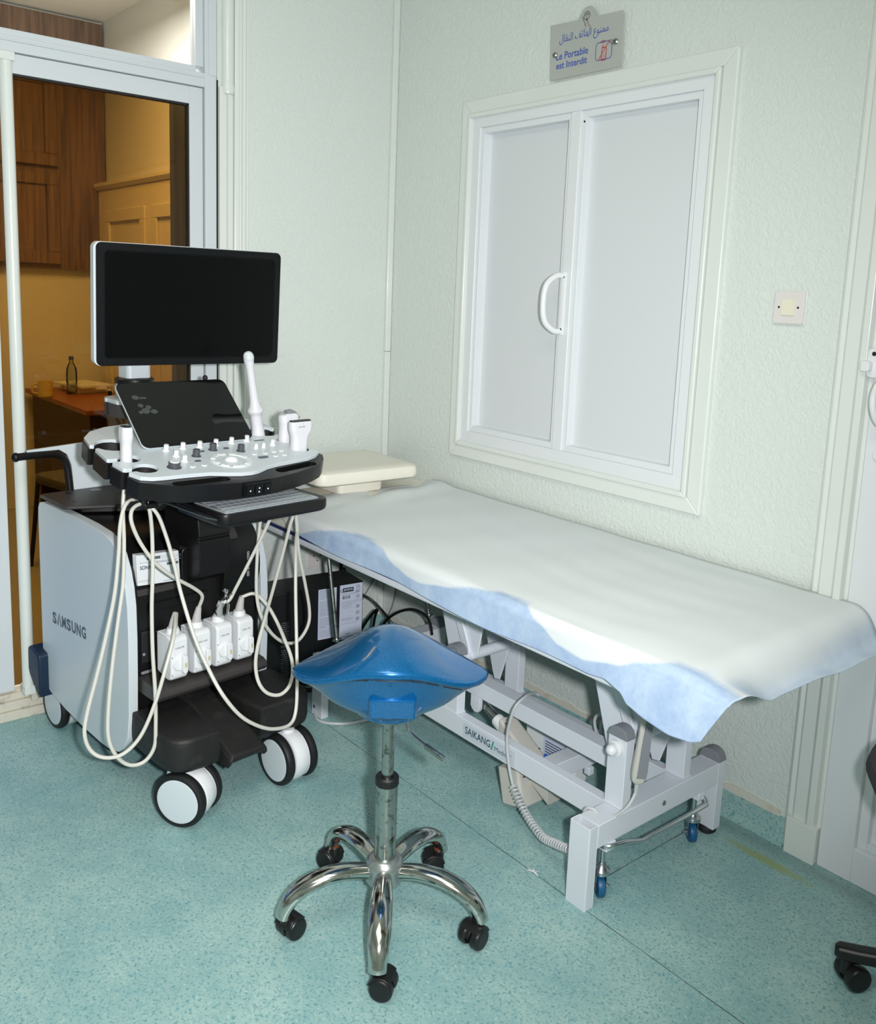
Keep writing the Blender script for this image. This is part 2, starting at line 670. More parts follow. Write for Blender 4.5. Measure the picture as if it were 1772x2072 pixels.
def put_text(mb, s, T, at, width=None, height=None, bold=0.0, spacing=1.0, mi=0):
    vs, fs = text_mesh(s, width, height, bold, spacing)
    mb.cur = mi
    mb.add([(v.x + at[0], v.y + at[1], 0.0) for v in vs], fs, T)


def stroke(mb, pts, w, T, z=0.0):
    """Flat line of width w through 2-D points."""
    P = [Vector((p[0], p[1])) for p in pts]
    L, R_ = [], []
    for i, p in enumerate(P):
        d = (P[min(i + 1, len(P) - 1)] - P[max(i - 1, 0)]).normalized()
        n = Vector((-d.y, d.x)) * (w / 2)
        L.append((p.x + n.x, p.y + n.y, z))
        R_.append((p.x - n.x, p.y - n.y, z))
    k = len(P)
    mb.add(L + R_, [(i, i + 1, k + i + 1, k + i) for i in range(k - 1)], T)


def arc(cx, cy, r, a0, a1, n=12, ry=None):
    ry = ry or r
    return [(cx + r * math.cos(math.radians(a0 + (a1 - a0) * i / n)), cy + ry * math.sin(math.radians(a0 + (a1 - a0) * i / n))) for i in range(n + 1)]

# ================================================================== the room
def wall_grid(name, mb_axis, u_cuts, z_cuts, holes, t0, t1, m):
    """Wall as boxes between the cuts, leaving the listed (u, z) cells open. mb_axis 'y': wall runs along x; 'x': along y."""
    mb = MB()
    for i in range(len(u_cuts) - 1):
        for j in range(len(z_cuts) - 1):
            if (i, j) in holes:
                continue
            if mb_axis == 'y':
                mb.box(u_cuts[i], u_cuts[i + 1], t0, t1, z_cuts[j], z_cuts[j + 1])
            else:
                mb.box(t0, t1, u_cuts[i], u_cuts[i + 1], z_cuts[j], z_cuts[j + 1])
    return tag(build(name, mb, m), kind='structure')


ROOM_X, ROOM_Y, ROOM_Z = 5.0, -4.2, 2.9
tag(build('floor', MB().box(-0.02, ROOM_X, ROOM_Y, 0.0, -0.05, 0.0), 'vinyl'), kind='structure')
tag(build('ceiling', MB().box(0.0, ROOM_X, ROOM_Y, 0.0, ROOM_Z, ROOM_Z + 0.05), 'office_ceiling'), kind='structure')
HX0, HX1, HZ0, HZ1 = 0.462, 1.446, 0.885, 2.028
DX0, DX1, DZ1 = 1.945, 2.86, 2.08
wall_grid('wall_right', 'y', [-0.10, HX0, HX1, DX0, DX1, ROOM_X], [0.0, HZ0, HZ1, DZ1, ROOM_Z],
          {(1, 1), (3, 0), (3, 1), (3, 2)}, 0.0, 0.12, 'wall')
wall_grid('wall_left', 'x', [ROOM_Y, -2.6, -0.742, 0.0], [0.0, 2.72, ROOM_Z], {(1, 0)}, -0.10, 0.0, 'wall')
tag(build('wall_back', MB().box(-0.1, ROOM_X, ROOM_Y - 0.1, ROOM_Y, 0, ROOM_Z), 'wall'), kind='structure')
tag(build('wall_near', MB().box(ROOM_X, ROOM_X + 0.1, ROOM_Y, 0.12, 0, ROOM_Z), 'wall'), kind='structure')

prof = [(0.0, 0.0), (-0.022, 0.0), (-0.012, 0.006), (-0.007, 0.02), (-0.005, 0.07), (0.0, 0.074)]
mb = MB().prism(prof, 'x', 0.0, 1.85)
tag(build('baseboard_right', mb, 'vinyl_skirting'), kind='structure')
mb = MB().prism([(-y, z) for y, z in prof], 'y', -0.62, 0.0)
tag(build('baseboard_left', mb, 'vinyl_skirting'), kind='structure')
# worn whitish plaster line where the vinyl skirting ends under the paint
mb = MB()
random.seed(3)
xs = [i * 0.03 for i in range(62)]
top = [(x, 0.080 + random.uniform(0.004, 0.016)) for x in xs]
mb.prism([(x, 0.070) for x in xs] + top[::-1], 'y', -0.004, 0.0)
tag(build('trim_6', mb, mat('stained_plaster', (214, 212, 200), 0.8, vary=((188, 176, 150), 14, 0.5, 0.75), bumps=(90, 0.4, 0.003))), kind='structure')

# corner trunking strip with a joint
mb = MB().box(0.0, 0.014, -0.026, -0.001, 0.08, 1.1785).box(0.0, 0.014, -0.026, -0.001, 1.1805, ROOM_Z)
tag(build('trim_1', mb, 'trim_paint', bevel=0.002), kind='structure')

# mouldings and painted pipe beside the sliding door
mb = MB().prism([(0, -0.684), (0.013, -0.684), (0.016, -0.678), (0.016, -0.668), (0.010, -0.664), (0.010, -0.660), (0.020, -0.657), (0.022, -0.648),
                 (0.018, -0.642), (0.018, -0.634), (0.012, -0.630), (0.012, -0.624), (0.003, -0.622), (0, -0.620)], 'z', 0.0, ROOM_Z)
tag(build('trim_2', mb, 'trim_paint', bevel=0.001), kind='structure')
mb = MB().cyl((0.004, -0.706, 2.085), (0.004, -0.706, ROOM_Z), 0.021, n=20)
mb.lathe([(0.021, 0), (0.024, 0.012), (0.022, 0.03), (0.020, 0.05)], (0.004, -0.706, 2.05), (0, 0, 1), 18)
mb.prism([(0, -0.738), (0.010, -0.738), (0.012, -0.730), (0.012, -0.722), (0.004, -0.719), (0.004, -0.712), (0.014, -0.709), (0.014, -0.700), (0.004, -0.697), (0.004, -0.686), (0, -0.686)], 'z', 0.0, 2.07)
tag(build('trim_3', mb, 'trim_paint'), kind='structure')

# ---------------------------------------------------------------- sliding glass door
door = tag(empty('door_1', (-0.03, -1.4, 0.0)), kind='structure')


def dpart(name, mb, m, bevel=0.0, **k):
    o = build(name, mb, m, None, bevel, **k)
    o.parent = door
    o.matrix_parent_inverse = Matrix.Translation((0.03, 1.4, 0.0))
    return o


mb = MB().box(-0.08, 0.0, -0.785, -0.744, 0.0, 2.72).box(-0.055, -0.012, -0.812, -0.785, 2.125, 2.72)
mb.box(-0.080, 0.004, -0.772, -0.7445, 2.10, 2.72)
mb.box(-0.062, -0.050, -0.800, -0.785, 0.09, 2.06)
dpart('jamb', mb, 'alu', 0.002)
mb = MB().box(-0.08, 0.0, -2.6, -0.785, 2.060, 2.104).box(-0.055, -0.010, -2.6, -0.812, 2.104, 2.124).box(-0.08, 0.006, -2.6, -0.790, 2.088, 2.094)
dpart('transom_bar', mb, 'alu', 0.0015)
dpart('head', MB().box(-0.08, 0.0, -2.6, -0.744, 2.70, 2.72), 'alu')
dpart('transom_glass', MB().box(-0.036, -0.030, -2.6, -0.812, 2.124, 2.70), 'clear_glass')
mb = MB().box(-0.045, -0.012, -0.835, -0.788, 0.088, 2.058).box(-0.045, -0.012, -1.39, -0.835, 2.003, 2.058).box(-0.045, -0.012, -1.39, -0.835, 0.088, 0.125)
dpart('leaf_frame', mb, 'alu', 0.0015)
mb = MB().box(-0.040, -0.018, -0.840, -0.8345, 0.125, 2.003).box(-0.040, -0.018, -1.388, -0.836, 1.997, 2.0035).box(-0.040, -0.018, -1.388, -0.836, 0.124, 0.129)
dpart('leaf_gasket', mb, 'gasket')
dpart('leaf_glass', MB().box(-0.033, -0.027, -1.385, -0.838, 0.127, 2.0), 'amber_glass')
mb = MB().cyl((-0.012, -1.399, 0.09), (-0.012, -1.399, 2.036), 0.0185, n=24)
mb.box(-0.045, 0.010, -1.421, -1.378, 2.034, 2.058).box(-0.04, 0.006, -1.416, -1.382, 0.086, 0.115)
dpart('leaf_post', mb, 'trim_paint', 0.0015)
mb = MB().box(-0.080, -0.050, -1.500, -1.432, 0.088, 2.058).box(-0.080, -0.050, -2.6, -1.5, 2.003, 2.058).box(-0.080, -0.050, -2.6, -1.5, 0.088, 0.125)
dpart('second_leaf_frame', mb, 'alu', 0.0015)
dpart('second_leaf_glass', MB().box(-0.068, -0.062, -2.6, -1.498, 0.125, 2.003).box(-0.066, -0.062, -1.434, -1.392, 0.100, 2.05), 'amber_glass')
mb = MB().box(-0.0615, -0.0605, -2.4, -1.497, 0.128, 0.62).box(-0.0615, -0.0605, -2.4, -1.484, 1.00, 1.10)
tag(dpart('door_film', mb, 'film_blue'), 'blue adhesive film')
mb = MB().box(-0.10, -0.018, -2.6, -0.786, 0.0, 0.030).box(-0.10, -0.030, -2.6, -0.786, 0.030, 0.058)
mb.box(-0.10, -0.086, -2.6, -0.786, 0.058, 0.086).box(-0.060, -0.044, -2.6, -0.786, 0.058, 0.080).box(-0.045, -0.005, -1.392, -1.372, 0.058, 0.10)
dpart('sill', mb, mat('aged_white_sill', (208, 204, 190), 0.5, vary=((150, 142, 126), 22, 0.56, 0.8)), 0.002)
ja, jb, jc = on_x(350, 300, -0.14).y, on_x(372, 300, -0.14).y, on_x(380, 300, -0.14).y
dpart('inner_jamb', MB().box(-0.17, -0.13, ja, jb, 0.0, 2.05), 'cap_grey', 0.002)
dpart('inner_jamb', MB().box(-0.17, -0.125, jc - 0.004, jc, 0.0, 2.02), 'alu', 0.001)
dpart('seal_gap', MB().box(-0.01, 0.0015, -0.7435, -0.7395, 0.0, 2.09), 'gasket')

# ---------------------------------------------------------------- hatch window with two white panels
win = tag(empty('window_1', (0.95, 0.0, 1.45)), kind='structure')


def wpart(name, mb, m, bevel=0.0, **k):
    o = build(name, mb, m, None, bevel, **k)
    o.parent = win
    o.matrix_parent_inverse = Matrix.Translation((-0.95, 0.0, -1.45))
    return o


def picture_frame(mb, x0, x1, z0, z1, w, ya, yb, wt=None):
    """Mitred rectangular frame, outer edges x0..z1, bar width w, from ya (front) to yb."""
    wt = wt or w
    out = [(x0, z0), (x1, z0), (x1, z1), (x0, z1)]
    inn = [(x0 + w, z0 + wt), (x1 - w, z0 + wt), (x1 - w, z1 - wt), (x0 + w, z1 - wt)]
    for i in range(4):
        j = (i + 1) % 4
        mb.prism([out[i], out[j], inn[j], inn[i]], 'y', ya, yb)


mb = MB()
picture_frame(mb, 0.414, 1.507, 0.829, 2.080, 0.046, -0.016, 0.002)
picture_frame(mb, 0.452, 1.460, 0.872, 2.034, 0.016, -0.024, 0.04)
wpart('casing', mb, 'trim_paint', 0.004, seg=3)
mb = MB()
picture_frame(mb, 0.466, 1.444, 0.887, 2.026, 0.041, -0.010, 0.06)
mb.box(0.926, 0.967, -0.009, 0.06, 0.928, 1.985)
wpart('frame', mb, 'pvc', 0.0015)
mb = MB()
picture_frame(mb, 0.507, 0.926, 0.928, 1.985, 0.014, -0.002, 0.045, 0.020)
picture_frame(mb, 0.967, 1.403, 0.928, 1.985, 0.018, -0.002, 0.04, 0.020)
wpart('glazing_bead', mb, 'pvc', 0.001)
wpart('panel', MB().box(0.509, 0.925, 0.034, 0.05, 0.93, 1.984), 'panel')
wpart('panel', MB().box(0.969, 1.402, 0.026, 0.05, 0.93, 1.984), 'panel')
hz = (1.312, 1.488)
path = smooth_path([(0.934, -0.010, hz[1]), (0.928, -0.035, hz[1] - 0.002), (0.921, -0.062, hz[1] - 0.022), (0.918, -0.074, 1.44), (0.917, -0.077, 1.40),
                    (0.918, -0.074, 1.36), (0.921, -0.062, hz[0] + 0.022), (0.928, -0.035, hz[0] + 0.002), (0.934, -0.010, hz[0])], 5)
mb = MB().tube(path, 0.0095, 12)
mb.rbox(0.924, 0.948, -0.012, 0.012, 0, 0.20, 0.011, Matrix.Translation((0, -0.010, 1.30)) @ Matrix.Scale(0.35, 4, (0, 1, 0)))
hnd = wpart('handle', mb, 'white_plastic')
for z in (1.318, 1.484):
    s = build('screw', MB().lathe([(0.0042, 0), (0.0042, 0.0015), (0.002, 0.002)], (0.939, -0.0135, z), (0, -1, 0), 12), 'ink_black', hnd)
wpart('screw', MB().lathe([(0.003, 0), (0.003, 0.002)], (0.977, -0.002, 1.952), (0, -1, 0), 12), 'ink_black')

# ---------------------------------------------------------------- white door on the right
d2 = tag(empty('door_2', (2.4, 0.0, 0.0)), kind='structure')


def d2part(name, mb, m, bevel=0.0, **k):
    o = build(name, mb, m, None, bevel, **k)
    o.parent = d2
    o.matrix_parent_inverse = Matrix.Translation((-2.4, 0, 0))
    return o


mb = MB().prism([(1.846, 0.0), (1.848, -0.010), (1.856, -0.014), (1.868, -0.012), (1.874, -0.020), (1.908, -0.022), (1.916, -0.030), (1.932, -0.030), (1.936, -0.012), (1.945, -0.010), (1.945, 0.0)], 'z', 0.0, 2.16)
mb.box(1.945, DX1 + 0.1, -0.022, 0.0, 2.085, 2.16)
mb.box(1.862, 1.944, -0.032, 0.0, 0.0, 0.10)
d2part('casing', mb, 'trim_paint', 0.0015)
mb = MB().box(1.947, 2.034, -0.016, 0.05, 0.0, DZ1 - 0.01).box(2.034, DX1 - 0.006, -0.016, 0.05, 0.0, 0.092).box(2.034, DX1 - 0.006, -0.016, 0.05, DZ1 - 0.1, DZ1 - 0.01)
mb.box(DX1 - 0.09, DX1 - 0.006, -0.016, 0.05, 0.092, DZ1 - 0.1)
d2part('leaf_frame', mb, 'pvc', 0.002)
mb = MB().box(2.034, 2.058, 0.000, 0.04, 0.092, DZ1 - 0.1).box(2.058, DX1 - 0.09, 0.000, 0.04, 0.092, 0.110)
d2part('glazing_bead', mb, 'pvc', 0.0015)
d2part('panel', MB().box(2.05, DX1 - 0.08, 0.022, 0.04, 0.1, DZ1 - 0.1), 'pvc')
lk = on_y(1766, 735, -0.03)
mb = MB().rbox(-0.016, 0.026, -0.035, 0.035, 0, 0.014, 0.012, frame((lk.x, -0.016, lk.z), (1, 0, 0), (0, 0, 1)))
mb.rbox(-0.022, 0.000, -0.020, 0.005, 0.01, 0.032, 0.006, frame((lk.x, -0.016, lk.z), (1, 0, 0), (0, 0, 1)))
lock = d2part('lock', mb, 'white_plastic')
build('screw', MB().lathe([(0.005, 0), (0.005, 0.0016)], (lk.x + 0.001, -0.0305, lk.z + 0.022), (0, -1, 0), 12), 'ink_black', lock).matrix_parent_inverse = Matrix.Identity(4)
lh = [on_y(1779, 775, -0.07), on_y(1767, 800, -0.075), on_y(1766, 830, -0.075), on_y(1775, 856, -0.06)]
mb = MB().tube(smooth_path([(lh[0].x, -0.018, lh[0].z + 0.01), tuple(lh[0])] + [tuple(p) for p in lh[1:]] + [(lh[3].x, -0.018, lh[3].z - 0.01)], 6), 0.007, 10)
d2part('handle', mb, 'white_plastic')
kk = on_y(1776, 922, -0.03)
d2part('keyhole_cover', MB().lathe([(0.017, 0), (0.017, 0.006), (0.012, 0.008)], (kk.x, -0.016, kk.z), (0, -1, 0), 20), 'white_plastic')

# ================================================================== the office seen through the glass
OX, OY, OZ = -2.9, -0.10, 2.95
tag(build('floor_office', MB().box(OX - 0.3, -0.02, -4.2, 0.0, -0.05, -0.002), 'office_floor'), kind='structure')
tag(build('ceiling_office', MB().box(OX - 0.3, -0.10, -4.2, 0.0, OZ, OZ + 0.05), 'office_ceiling'), kind='structure')
tag(build('wall_office_right', MB().box(OX - 0.3, -0.10, OY, OY + 0.08, 0, OZ), 'office_wall'), kind='structure')
tag(build('wall_office_far', MB().box(OX - 0.1, OX, -4.2, OY, 0, OZ), 'office_wall'), kind='structure')
tag(build('wall_office_left', MB().box(OX - 0.3, -0.10, -4.3, -4.2, 0, OZ), 'office_wall'), kind='structure')

cab = tag(empty('wall_cupboard', (OX + 0.01, -1.0, 1.45)), 'dark walnut wall cupboard with framed doors, above the desk in the office', 'cupboard')
CT = Matrix.Translation((-(OX + 0.01), 1.0, -1.45))


def cpart(name, mb, m, par=None, bevel=0.0):
    o = build(name, mb, m, None, bevel)
    o.parent = par or cab
    o.matrix_parent_inverse = CT
    return o


cpart('carcass', MB().box(OX + 0.012, OX + 0.05, -2.6, OY - 0.012, 1.47, 2.93), 'walnut')
for (ya, yb) in ((-0.92, -0.40), (-1.46, -0.94), (-2.0, -1.48), (-2.54, -2.02)):
    for (za, zb) in ((1.50, 2.03), (2.07, 2.60)):
        mb = MB().box(OX + 0.05, OX + 0.066, ya, yb, za, zb)
        for (a, b, c, d) in ((ya, yb, za, za + 0.07), (ya, yb, zb - 0.07, zb), (ya, ya + 0.07, za + 0.07, zb - 0.07), (yb - 0.07, yb, za + 0.07, zb - 0.07)):
            mb.box(OX + 0.066, OX + 0.082, a, b, c, d)
        cpart('door', mb, 'walnut', None, 0.004)
mb = MB()
for z in (2.64, 2.68, 2.72):
    mb.box(OX + 0.05, OX + 0.07, -2.54, -0.38, z, z + 0.02)
cpart('cornice', mb, 'walnut', None, 0.004)

cup = tag(empty('tall_cupboard', (-1.6, OY - 0.03, 0.0)), 'cream tall cupboard with moulded top against the white office wall', 'cupboard')


def upart(name, mb, m, bevel=0.0):
    o = build(name, mb, m, None, bevel)
    o.parent = cup
    o.matrix_parent_inverse = Matrix.Translation((1.6, -(OY - 0.03), 0))
    return o


upart('carcass', MB().box(-2.84, -0.35, OY - 0.06, OY - 0.012, 0.0, 1.955), 'cupboard', 0.004)
upart('top_moulding', MB().prism([(OY - 0.012, 1.955), (OY - 0.070, 1.955), (OY - 0.085, 1.975), (OY - 0.085, 1.995), (OY - 0.012, 1.995)], 'x', -2.86, -0.34), 'cupboard', 0.003)
for (xa, xb) in ((-2.70, -2.08), (-1.98, -1.20), (-1.12, -0.42)):
    mb = MB()
    T = Matrix.Translation((0, OY - 0.06, 0))
    for (a, b, c, d) in ((xa, xb, 0.2, 0.27), (xa, xb, 1.76, 1.83), (xa, xa + 0.07, 0.27, 1.76), (xb - 0.07, xb, 0.27, 1.76)):
        mb.box(a, b, -0.016, 0, c, d, T)
    upart('door', mb, 'cupboard', 0.003)

desk = tag(empty('office_desk', (-2.3, -0.42, 0.0)), 'brown office desk with dark front panel beyond the tinted glass', 'desk')


def kpart(name, mb, m, bevel=0.0):
    o = build(name, mb, m, None, bevel)
    o.parent = desk
    o.matrix_parent_inverse = Matrix.Translation((2.3, 0.42, 0))
    return o


kpart('desk_top', MB().box(-2.86, -1.76, -0.62, OY - 0.095, 0.722, 0.750), 'wood_desk', 0.003)
kpart('front_panel', MB().box(-2.82, -1.80, -0.59, -0.565, 0.22, 0.722), 'desk_dark')
kpart('side_panel', MB().box(-1.83, -1.80, -0.565, OY - 0.11, 0.0, 0.722), 'desk_dark')
kpart('side_panel', MB().box(-2.82, -2.79, -0.565, OY - 0.11, 0.0, 0.722), 'desk_dark')

bp = on_z(146, 797, 0.75)
bot = tag(empty('water_bottle', (bp.x, bp.y, 0.7505)), 'clear plastic water bottle standing on the brown office desk', 'bottle')
build('body', MB().lathe([(0.028, 0), (0.031, 0.006), (0.031, 0.05), (0.028, 0.06), (0.031, 0.07), (0.031, 0.12), (0.028, 0.15), (0.012, 0.185), (0.012, 0.2)], (0, 0, 0)), 'clear_plastic', bot)
build('cap', MB().lathe([(0.0145, 0.2), (0.0145, 0.218), (0.012, 0.22)], (0, 0, 0), n=18), 'ink_blue', bot)
mp = on_z(92, 803, 0.75)
mug = tag(empty('mug', (mp.x, mp.y, 0.7505)), 'yellow mug on the office desk, left of the water bottle', 'mug')
build('body', MB().lathe([(0.034, 0), (0.040, 0.005), (0.042, 0.09), (0.038, 0.09), (0.036, 0.012), (0.0, 0.012)], (0, 0, 0)), 'yellow_mug', mug)
build('handle', MB().tube(smooth_path([(0.0, -0.040, 0.075), (0.0, -0.066, 0.07), (0.0, -0.068, 0.03), (0.0, -0.040, 0.018)], 5), 0.005, 8), 'yellow_mug', mug)
pp = on_z(100, 775, 0.75)
random.seed(9)
for i in range(4):
    T = Matrix.Translation((-2.64 + 0.01 * i, -0.33 - 0.008 * i, 0.7506 + 0.012 * i)) @ Matrix.Rotation(random.uniform(-0.3, 0.3), 4, 'Z')
    tag(build('paper_stack', MB().box(-0.16, 0.16, -0.11, 0.11, 0, 0.0115, T), 'paper'),
        ['bottom sheaf of white papers in the pile on the office desk', 'second sheaf up in the pile of papers on the office desk', 'third sheaf up in the pile of papers on the office desk', 'topmost sheaf of white papers in the pile on the office desk'][i],
        'papers', 'papers piled on the office desk')

ch = tag(empty('visitor_chair', (-1.50, -0.66, 0.0), math.radians(12)), 'black framed visitor chair with grey seat beside the office desk', 'chair')
mb = MB().rbox(-0.22, 0.22, -0.22, 0.22, 0.42, 0.47, 0.05)
build('seat', mb, 'fabric_grey', ch)
T = Matrix.Translation((0, 0.22, 0.64)) @ Matrix.Rotation(math.radians(90), 4, 'X')
build('backrest', MB().rbox(-0.21, 0.21, -0.11, 0.19, 0, 0.04, 0.05, T), 'fabric_grey', ch)
for sx in (-0.2, 0.2):
    build('leg', MB().tube(smooth_path([(sx, -0.2, 0.43), (sx * 1.05, -0.22, 0.2), (sx * 1.1, -0.24, 0.0)], 4), 0.011, 8), 'rubber', ch)
    build('leg', MB().tube(smooth_path([(sx, 0.2, 0.85), (sx, 0.21, 0.45), (sx * 1.1, 0.28, 0.0)], 4), 0.011, 8), 'rubber', ch)

# ================================================================== small things on the walls
# notice
NX, NZ = Vector((1, 0, 0)), Vector((0, 0, 1))
sg = tag(empty('notice_plate', (0.953, -0.008, 2.175)), 'brushed metal notice forbidding mobile phones, screwed above the white hatch', 'sign')
ST = frame((0, 0, 0), (1, 0, 0), (0, 0, 1))


def sl(px, py):
    p = on_y(px, py, -0.012)
    return (p.x - 0.953, p.z - 2.175)


c_tab = sl(1188, 45)
outl = [sl(1112, 164), sl(1257, 134), sl(1261, 20)]
ta, tb = sl(1206, 32), sl(1170, 40)
outl.append(ta)
outl += [(c_tab[0] + 0.036 * math.cos(math.radians(a)), c_tab[1] + 0.0 + 0.046 * math.sin(math.radians(a))) for a in range(25, 160, 9)]
outl += [tb, sl(1114, 52)]
mb = MB().prism([(p[0], p[1]) for p in outl], 'y', -0.004, 0.0)
build('plate', mb, 'sign_metal', sg, 0.0006)
F = frame((0, -0.0047, 0), (1, 0, 0), (0, 0, 1))
mb = MB()
AR = {'m_i': '\ufee3', 'm_m': '\ufee4', 'n_m': '\ufee8', 'w_f': '\ufeee', 'ayn': '\ufec9', 'alef': '\u0627', 'l_i': '\ufedf', 'h_m': '\ufeec', 'a_f': '\ufe8e', 't_i': '\ufe97', 'f_f': '\ufed2', 'q_m': '\ufed8', 'l_s': '\u0644'}
w1 = [AR[k] for k in ('m_i', 'm_m', 'n_m', 'w_f', 'ayn')]
w2 = [AR[k] for k in ('alef', 'l_i', 'h_m', 'a_f', 't_i', 'f_f')]
w3 = [AR[k] for k in ('alef', 'l_i', 'n_m', 'q_m', 'a_f', 'l_s')]
arabic = ''.join(w3[::-1]) + ' ' + ''.join(w2[::-1]) + ' ' + ''.join(w1[::-1])
a0, a1, at_ = sl(1131, 97), sl(1231, 62), sl(1131, 73)
put_text(mb, arabic, F, (a0[0], a0[1] + 0.002), width=a1[0] - a0[0], height=at_[1] - a0[1], bold=0.0)
tag(build('lettering', mb, 'ink_blue', sg), 'upper line of blue Arabic lettering')
mb = MB()
b0, b1 = sl(1125, 123), sl(1189, 112)
put_text(mb, 'Le Portable', F, (b0[0], b0[1]), width=b1[0] - b0[0], height=0.0215, bold=0.014)
b0, b1 = sl(1125, 142), sl(1187, 131)
put_text(mb, 'est Interdit', F, (b0[0], b0[1] + 0.001), width=b1[0] - b0[0], height=0.0205, bold=0.014)
tag(build('lettering', mb, 'ink_blue', sg), 'two lines of blue French lettering')
q0, q1 = sl(1204, 124), sl(1239, 80)
qc = ((q0[0] + q1[0]) / 2, (q0[1] + q1[1]) / 2)
rr = rrect(abs(q1[0] - q0[0]), abs(q1[1] - q0[1]), 0.011, 5, qc[0], qc[1])
mb = MB()
stroke(mb, rr + rr[:1], 0.0022, F)
build('pictogram_border', mb, 'ink_blue', sg)
mb = MB()
ph = rrect(0.017, 0.036, 0.004, 4, qc[0] + 0.001, qc[1] - 0.009)
stroke(mb, ph + ph[:1], 0.0028, F)
stroke(mb, [(qc[0] - 0.004, qc[1] + 0.008), (qc[0] - 0.004, qc[1] + 0.016)], 0.003, F)
stroke(mb, [(qc[0] - 0.020, qc[1] - 0.026), (qc[0] + 0.020, qc[1] + 0.026)], 0.0026, F, 0.0002)
stroke(mb, arc(qc[0] - 0.004, qc[1] + 0.018, 0.006, 30, 150, 6), 0.002, F)
stroke(mb, arc(qc[0] - 0.004, qc[1] + 0.018, 0.011, 30, 150, 6), 0.002, F)
for i in range(3):
    for j in range(3):
        stroke(mb, [(qc[0] - 0.005 + 0.005 * i, qc[1] - 0.022 + 0.005 * j), (qc[0] - 0.003 + 0.005 * i, qc[1] - 0.022 + 0.005 * j)], 0.002, F, 0.0001)
build('pictogram', mb, 'ink_red', sg)
mb = MB()
ec = sl(1187.5, 31.5)
stroke(mb, arc(ec[0], ec[1], 0.0115, 0, 360, 20), 0.0016, F)
stroke(mb, [sl(1178.5, 34), sl(1185.5, 55), sl(1187.5, 33)], 0.0020, F)
stroke(mb, [(ec[0] - 0.008, ec[1] + 0.002), (ec[0] + 0.008, ec[1] + 0.002)], 0.0014, F)
stroke(mb, [(ec[0] - 0.005, ec[1] + 0.006), (ec[0] + 0.005, ec[1] + 0.006)], 0.0016, F, 0.0001)
build('emblem', mb, 'ink_black', sg)
mb = MB()
stroke(mb, [sl(1188, 38), sl(1191.5, 52), sl(1195, 52.5)], 0.0018, F)
tag(build('emblem_tail', mb, mat('brown_ink', (120, 72, 50), 0.5), sg), 'brown leg of the emblem')
for (px, py) in ((1123, 112), (1246, 84)):
    p = sl(px, py)
    build('screw', MB().lathe([(0.009, 0.0), (0.009, 0.003), (0.006, 0.006)], (p[0], -0.004, p[1]), (0, -1, 0), 14).lathe([(0.004, 0), (0.004, 0.007)], (p[0], 0.0, p[1]), (0, 1, 0), 10), 'steel', sg)
p = sl(1240, 86)
tag(build('anchor_plug', MB().lathe([(0.005, 0), (0.006, 0.012), (0.004, 0.014)], (p[0] + 0.000, -0.0045, p[1]), (0.2, -1, 0.1), 10), 'cap_grey', sg), 'grey anchor stub')

# light switch
ls = on_y(1595, 622, -0.01)
sw = tag(empty('light_switch', (ls.x, -0.0005, ls.z)), 'square light switch with cream rocker on the wall right of the hatch', 'light switch')
T = frame((0, 0, 0), (1, 0, 0), (0, 0, 1))
mb = MB().rbox(-0.046, 0.046, -0.045, 0.045, 0, 0.003, 0.006, T)
tag(build('paint_rim', mb, 'wall', sw), 'paint built up around the plate')
mb = MB().rbox(-0.041, 0.041, -0.041, 0.041, 0, 0.010, 0.005, T)
build('plate', mb, 'switch_plate', sw)
mb = MB().rbox(-0.019, 0.019, -0.020, 0.020, 0.010, 0.0145, 0.004, T)
build('rocker', mb, 'switch_cream', sw)
for sx in (-0.026, 0.026):
    build('screw', MB().lathe([(0.0028, 0.0), (0.0028, 0.0008)], (sx, -0.0100, 0), (0, -1, 0), 10), 'ink_black', sw)

# socket on the left wall under the couch
ol = tag(empty('wall_socket', (0.0005, -0.325, 0.378)), 'paint-flecked white wall socket above the black backup unit', 'socket')
T = frame((0, 0, 0), (0, 1, 0), (0, 0, 1))
build('plate', MB().rbox(-0.038, 0.038, -0.042, 0.042, 0, 0.009, 0.004, T), 'switch_plate', ol)
mb = MB()
for (a, b) in ((-0.016, 0.006), (0.014, 0.004), (0.0, -0.016)):
    mb.lathe([(0.0028, 0.0), (0.0028, 0.0008)], (0.0090, a, b), (1, 0, 0), 10)
build('contact_hole', mb, 'ink_black', ol)

# ================================================================== examination couch
bed = tag(empty('examination_couch', (1.15, -0.37, 0.0)), 'height adjustable examination couch with white steel frame along the wall under the hatch', 'examination couch')
BT = Matrix.Translation((-1.15, 0.37, 0))


def bpart(name, mb, m, par=None, bevel=0.0, **k):
    o = build(name, mb, m, None, bevel, **k)
    if par is None:
        o.parent = bed
        o.matrix_parent_inverse = BT
    else:
        o.parent = par
    return o


def dome_cap(mb, x0, x1, y0, y1, z, h, along='y'):
    """Grey end cap of a rectangular tube, arched along one direction."""
    if along == 'x':
        pts = [(x0 + (x1 - x0) * i / 10, z + h * math.sqrt(max(0.0, 1 - (2 * i / 10 - 1) ** 2))) for i in range(11)]
        mb.prism([(x0, z - 0.004)] + pts + [(x1, z - 0.004)], 'y', y0, y1)
    else:
        pts = [(y0 + (y1 - y0) * i / 10, z + h * math.sqrt(max(0.0, 1 - (2 * i / 10 - 1) ** 2))) for i in range(11)]
        mb.prism([(y0, z - 0.004)] + pts + [(y1, z - 0.004)], 'x', x0, x1)


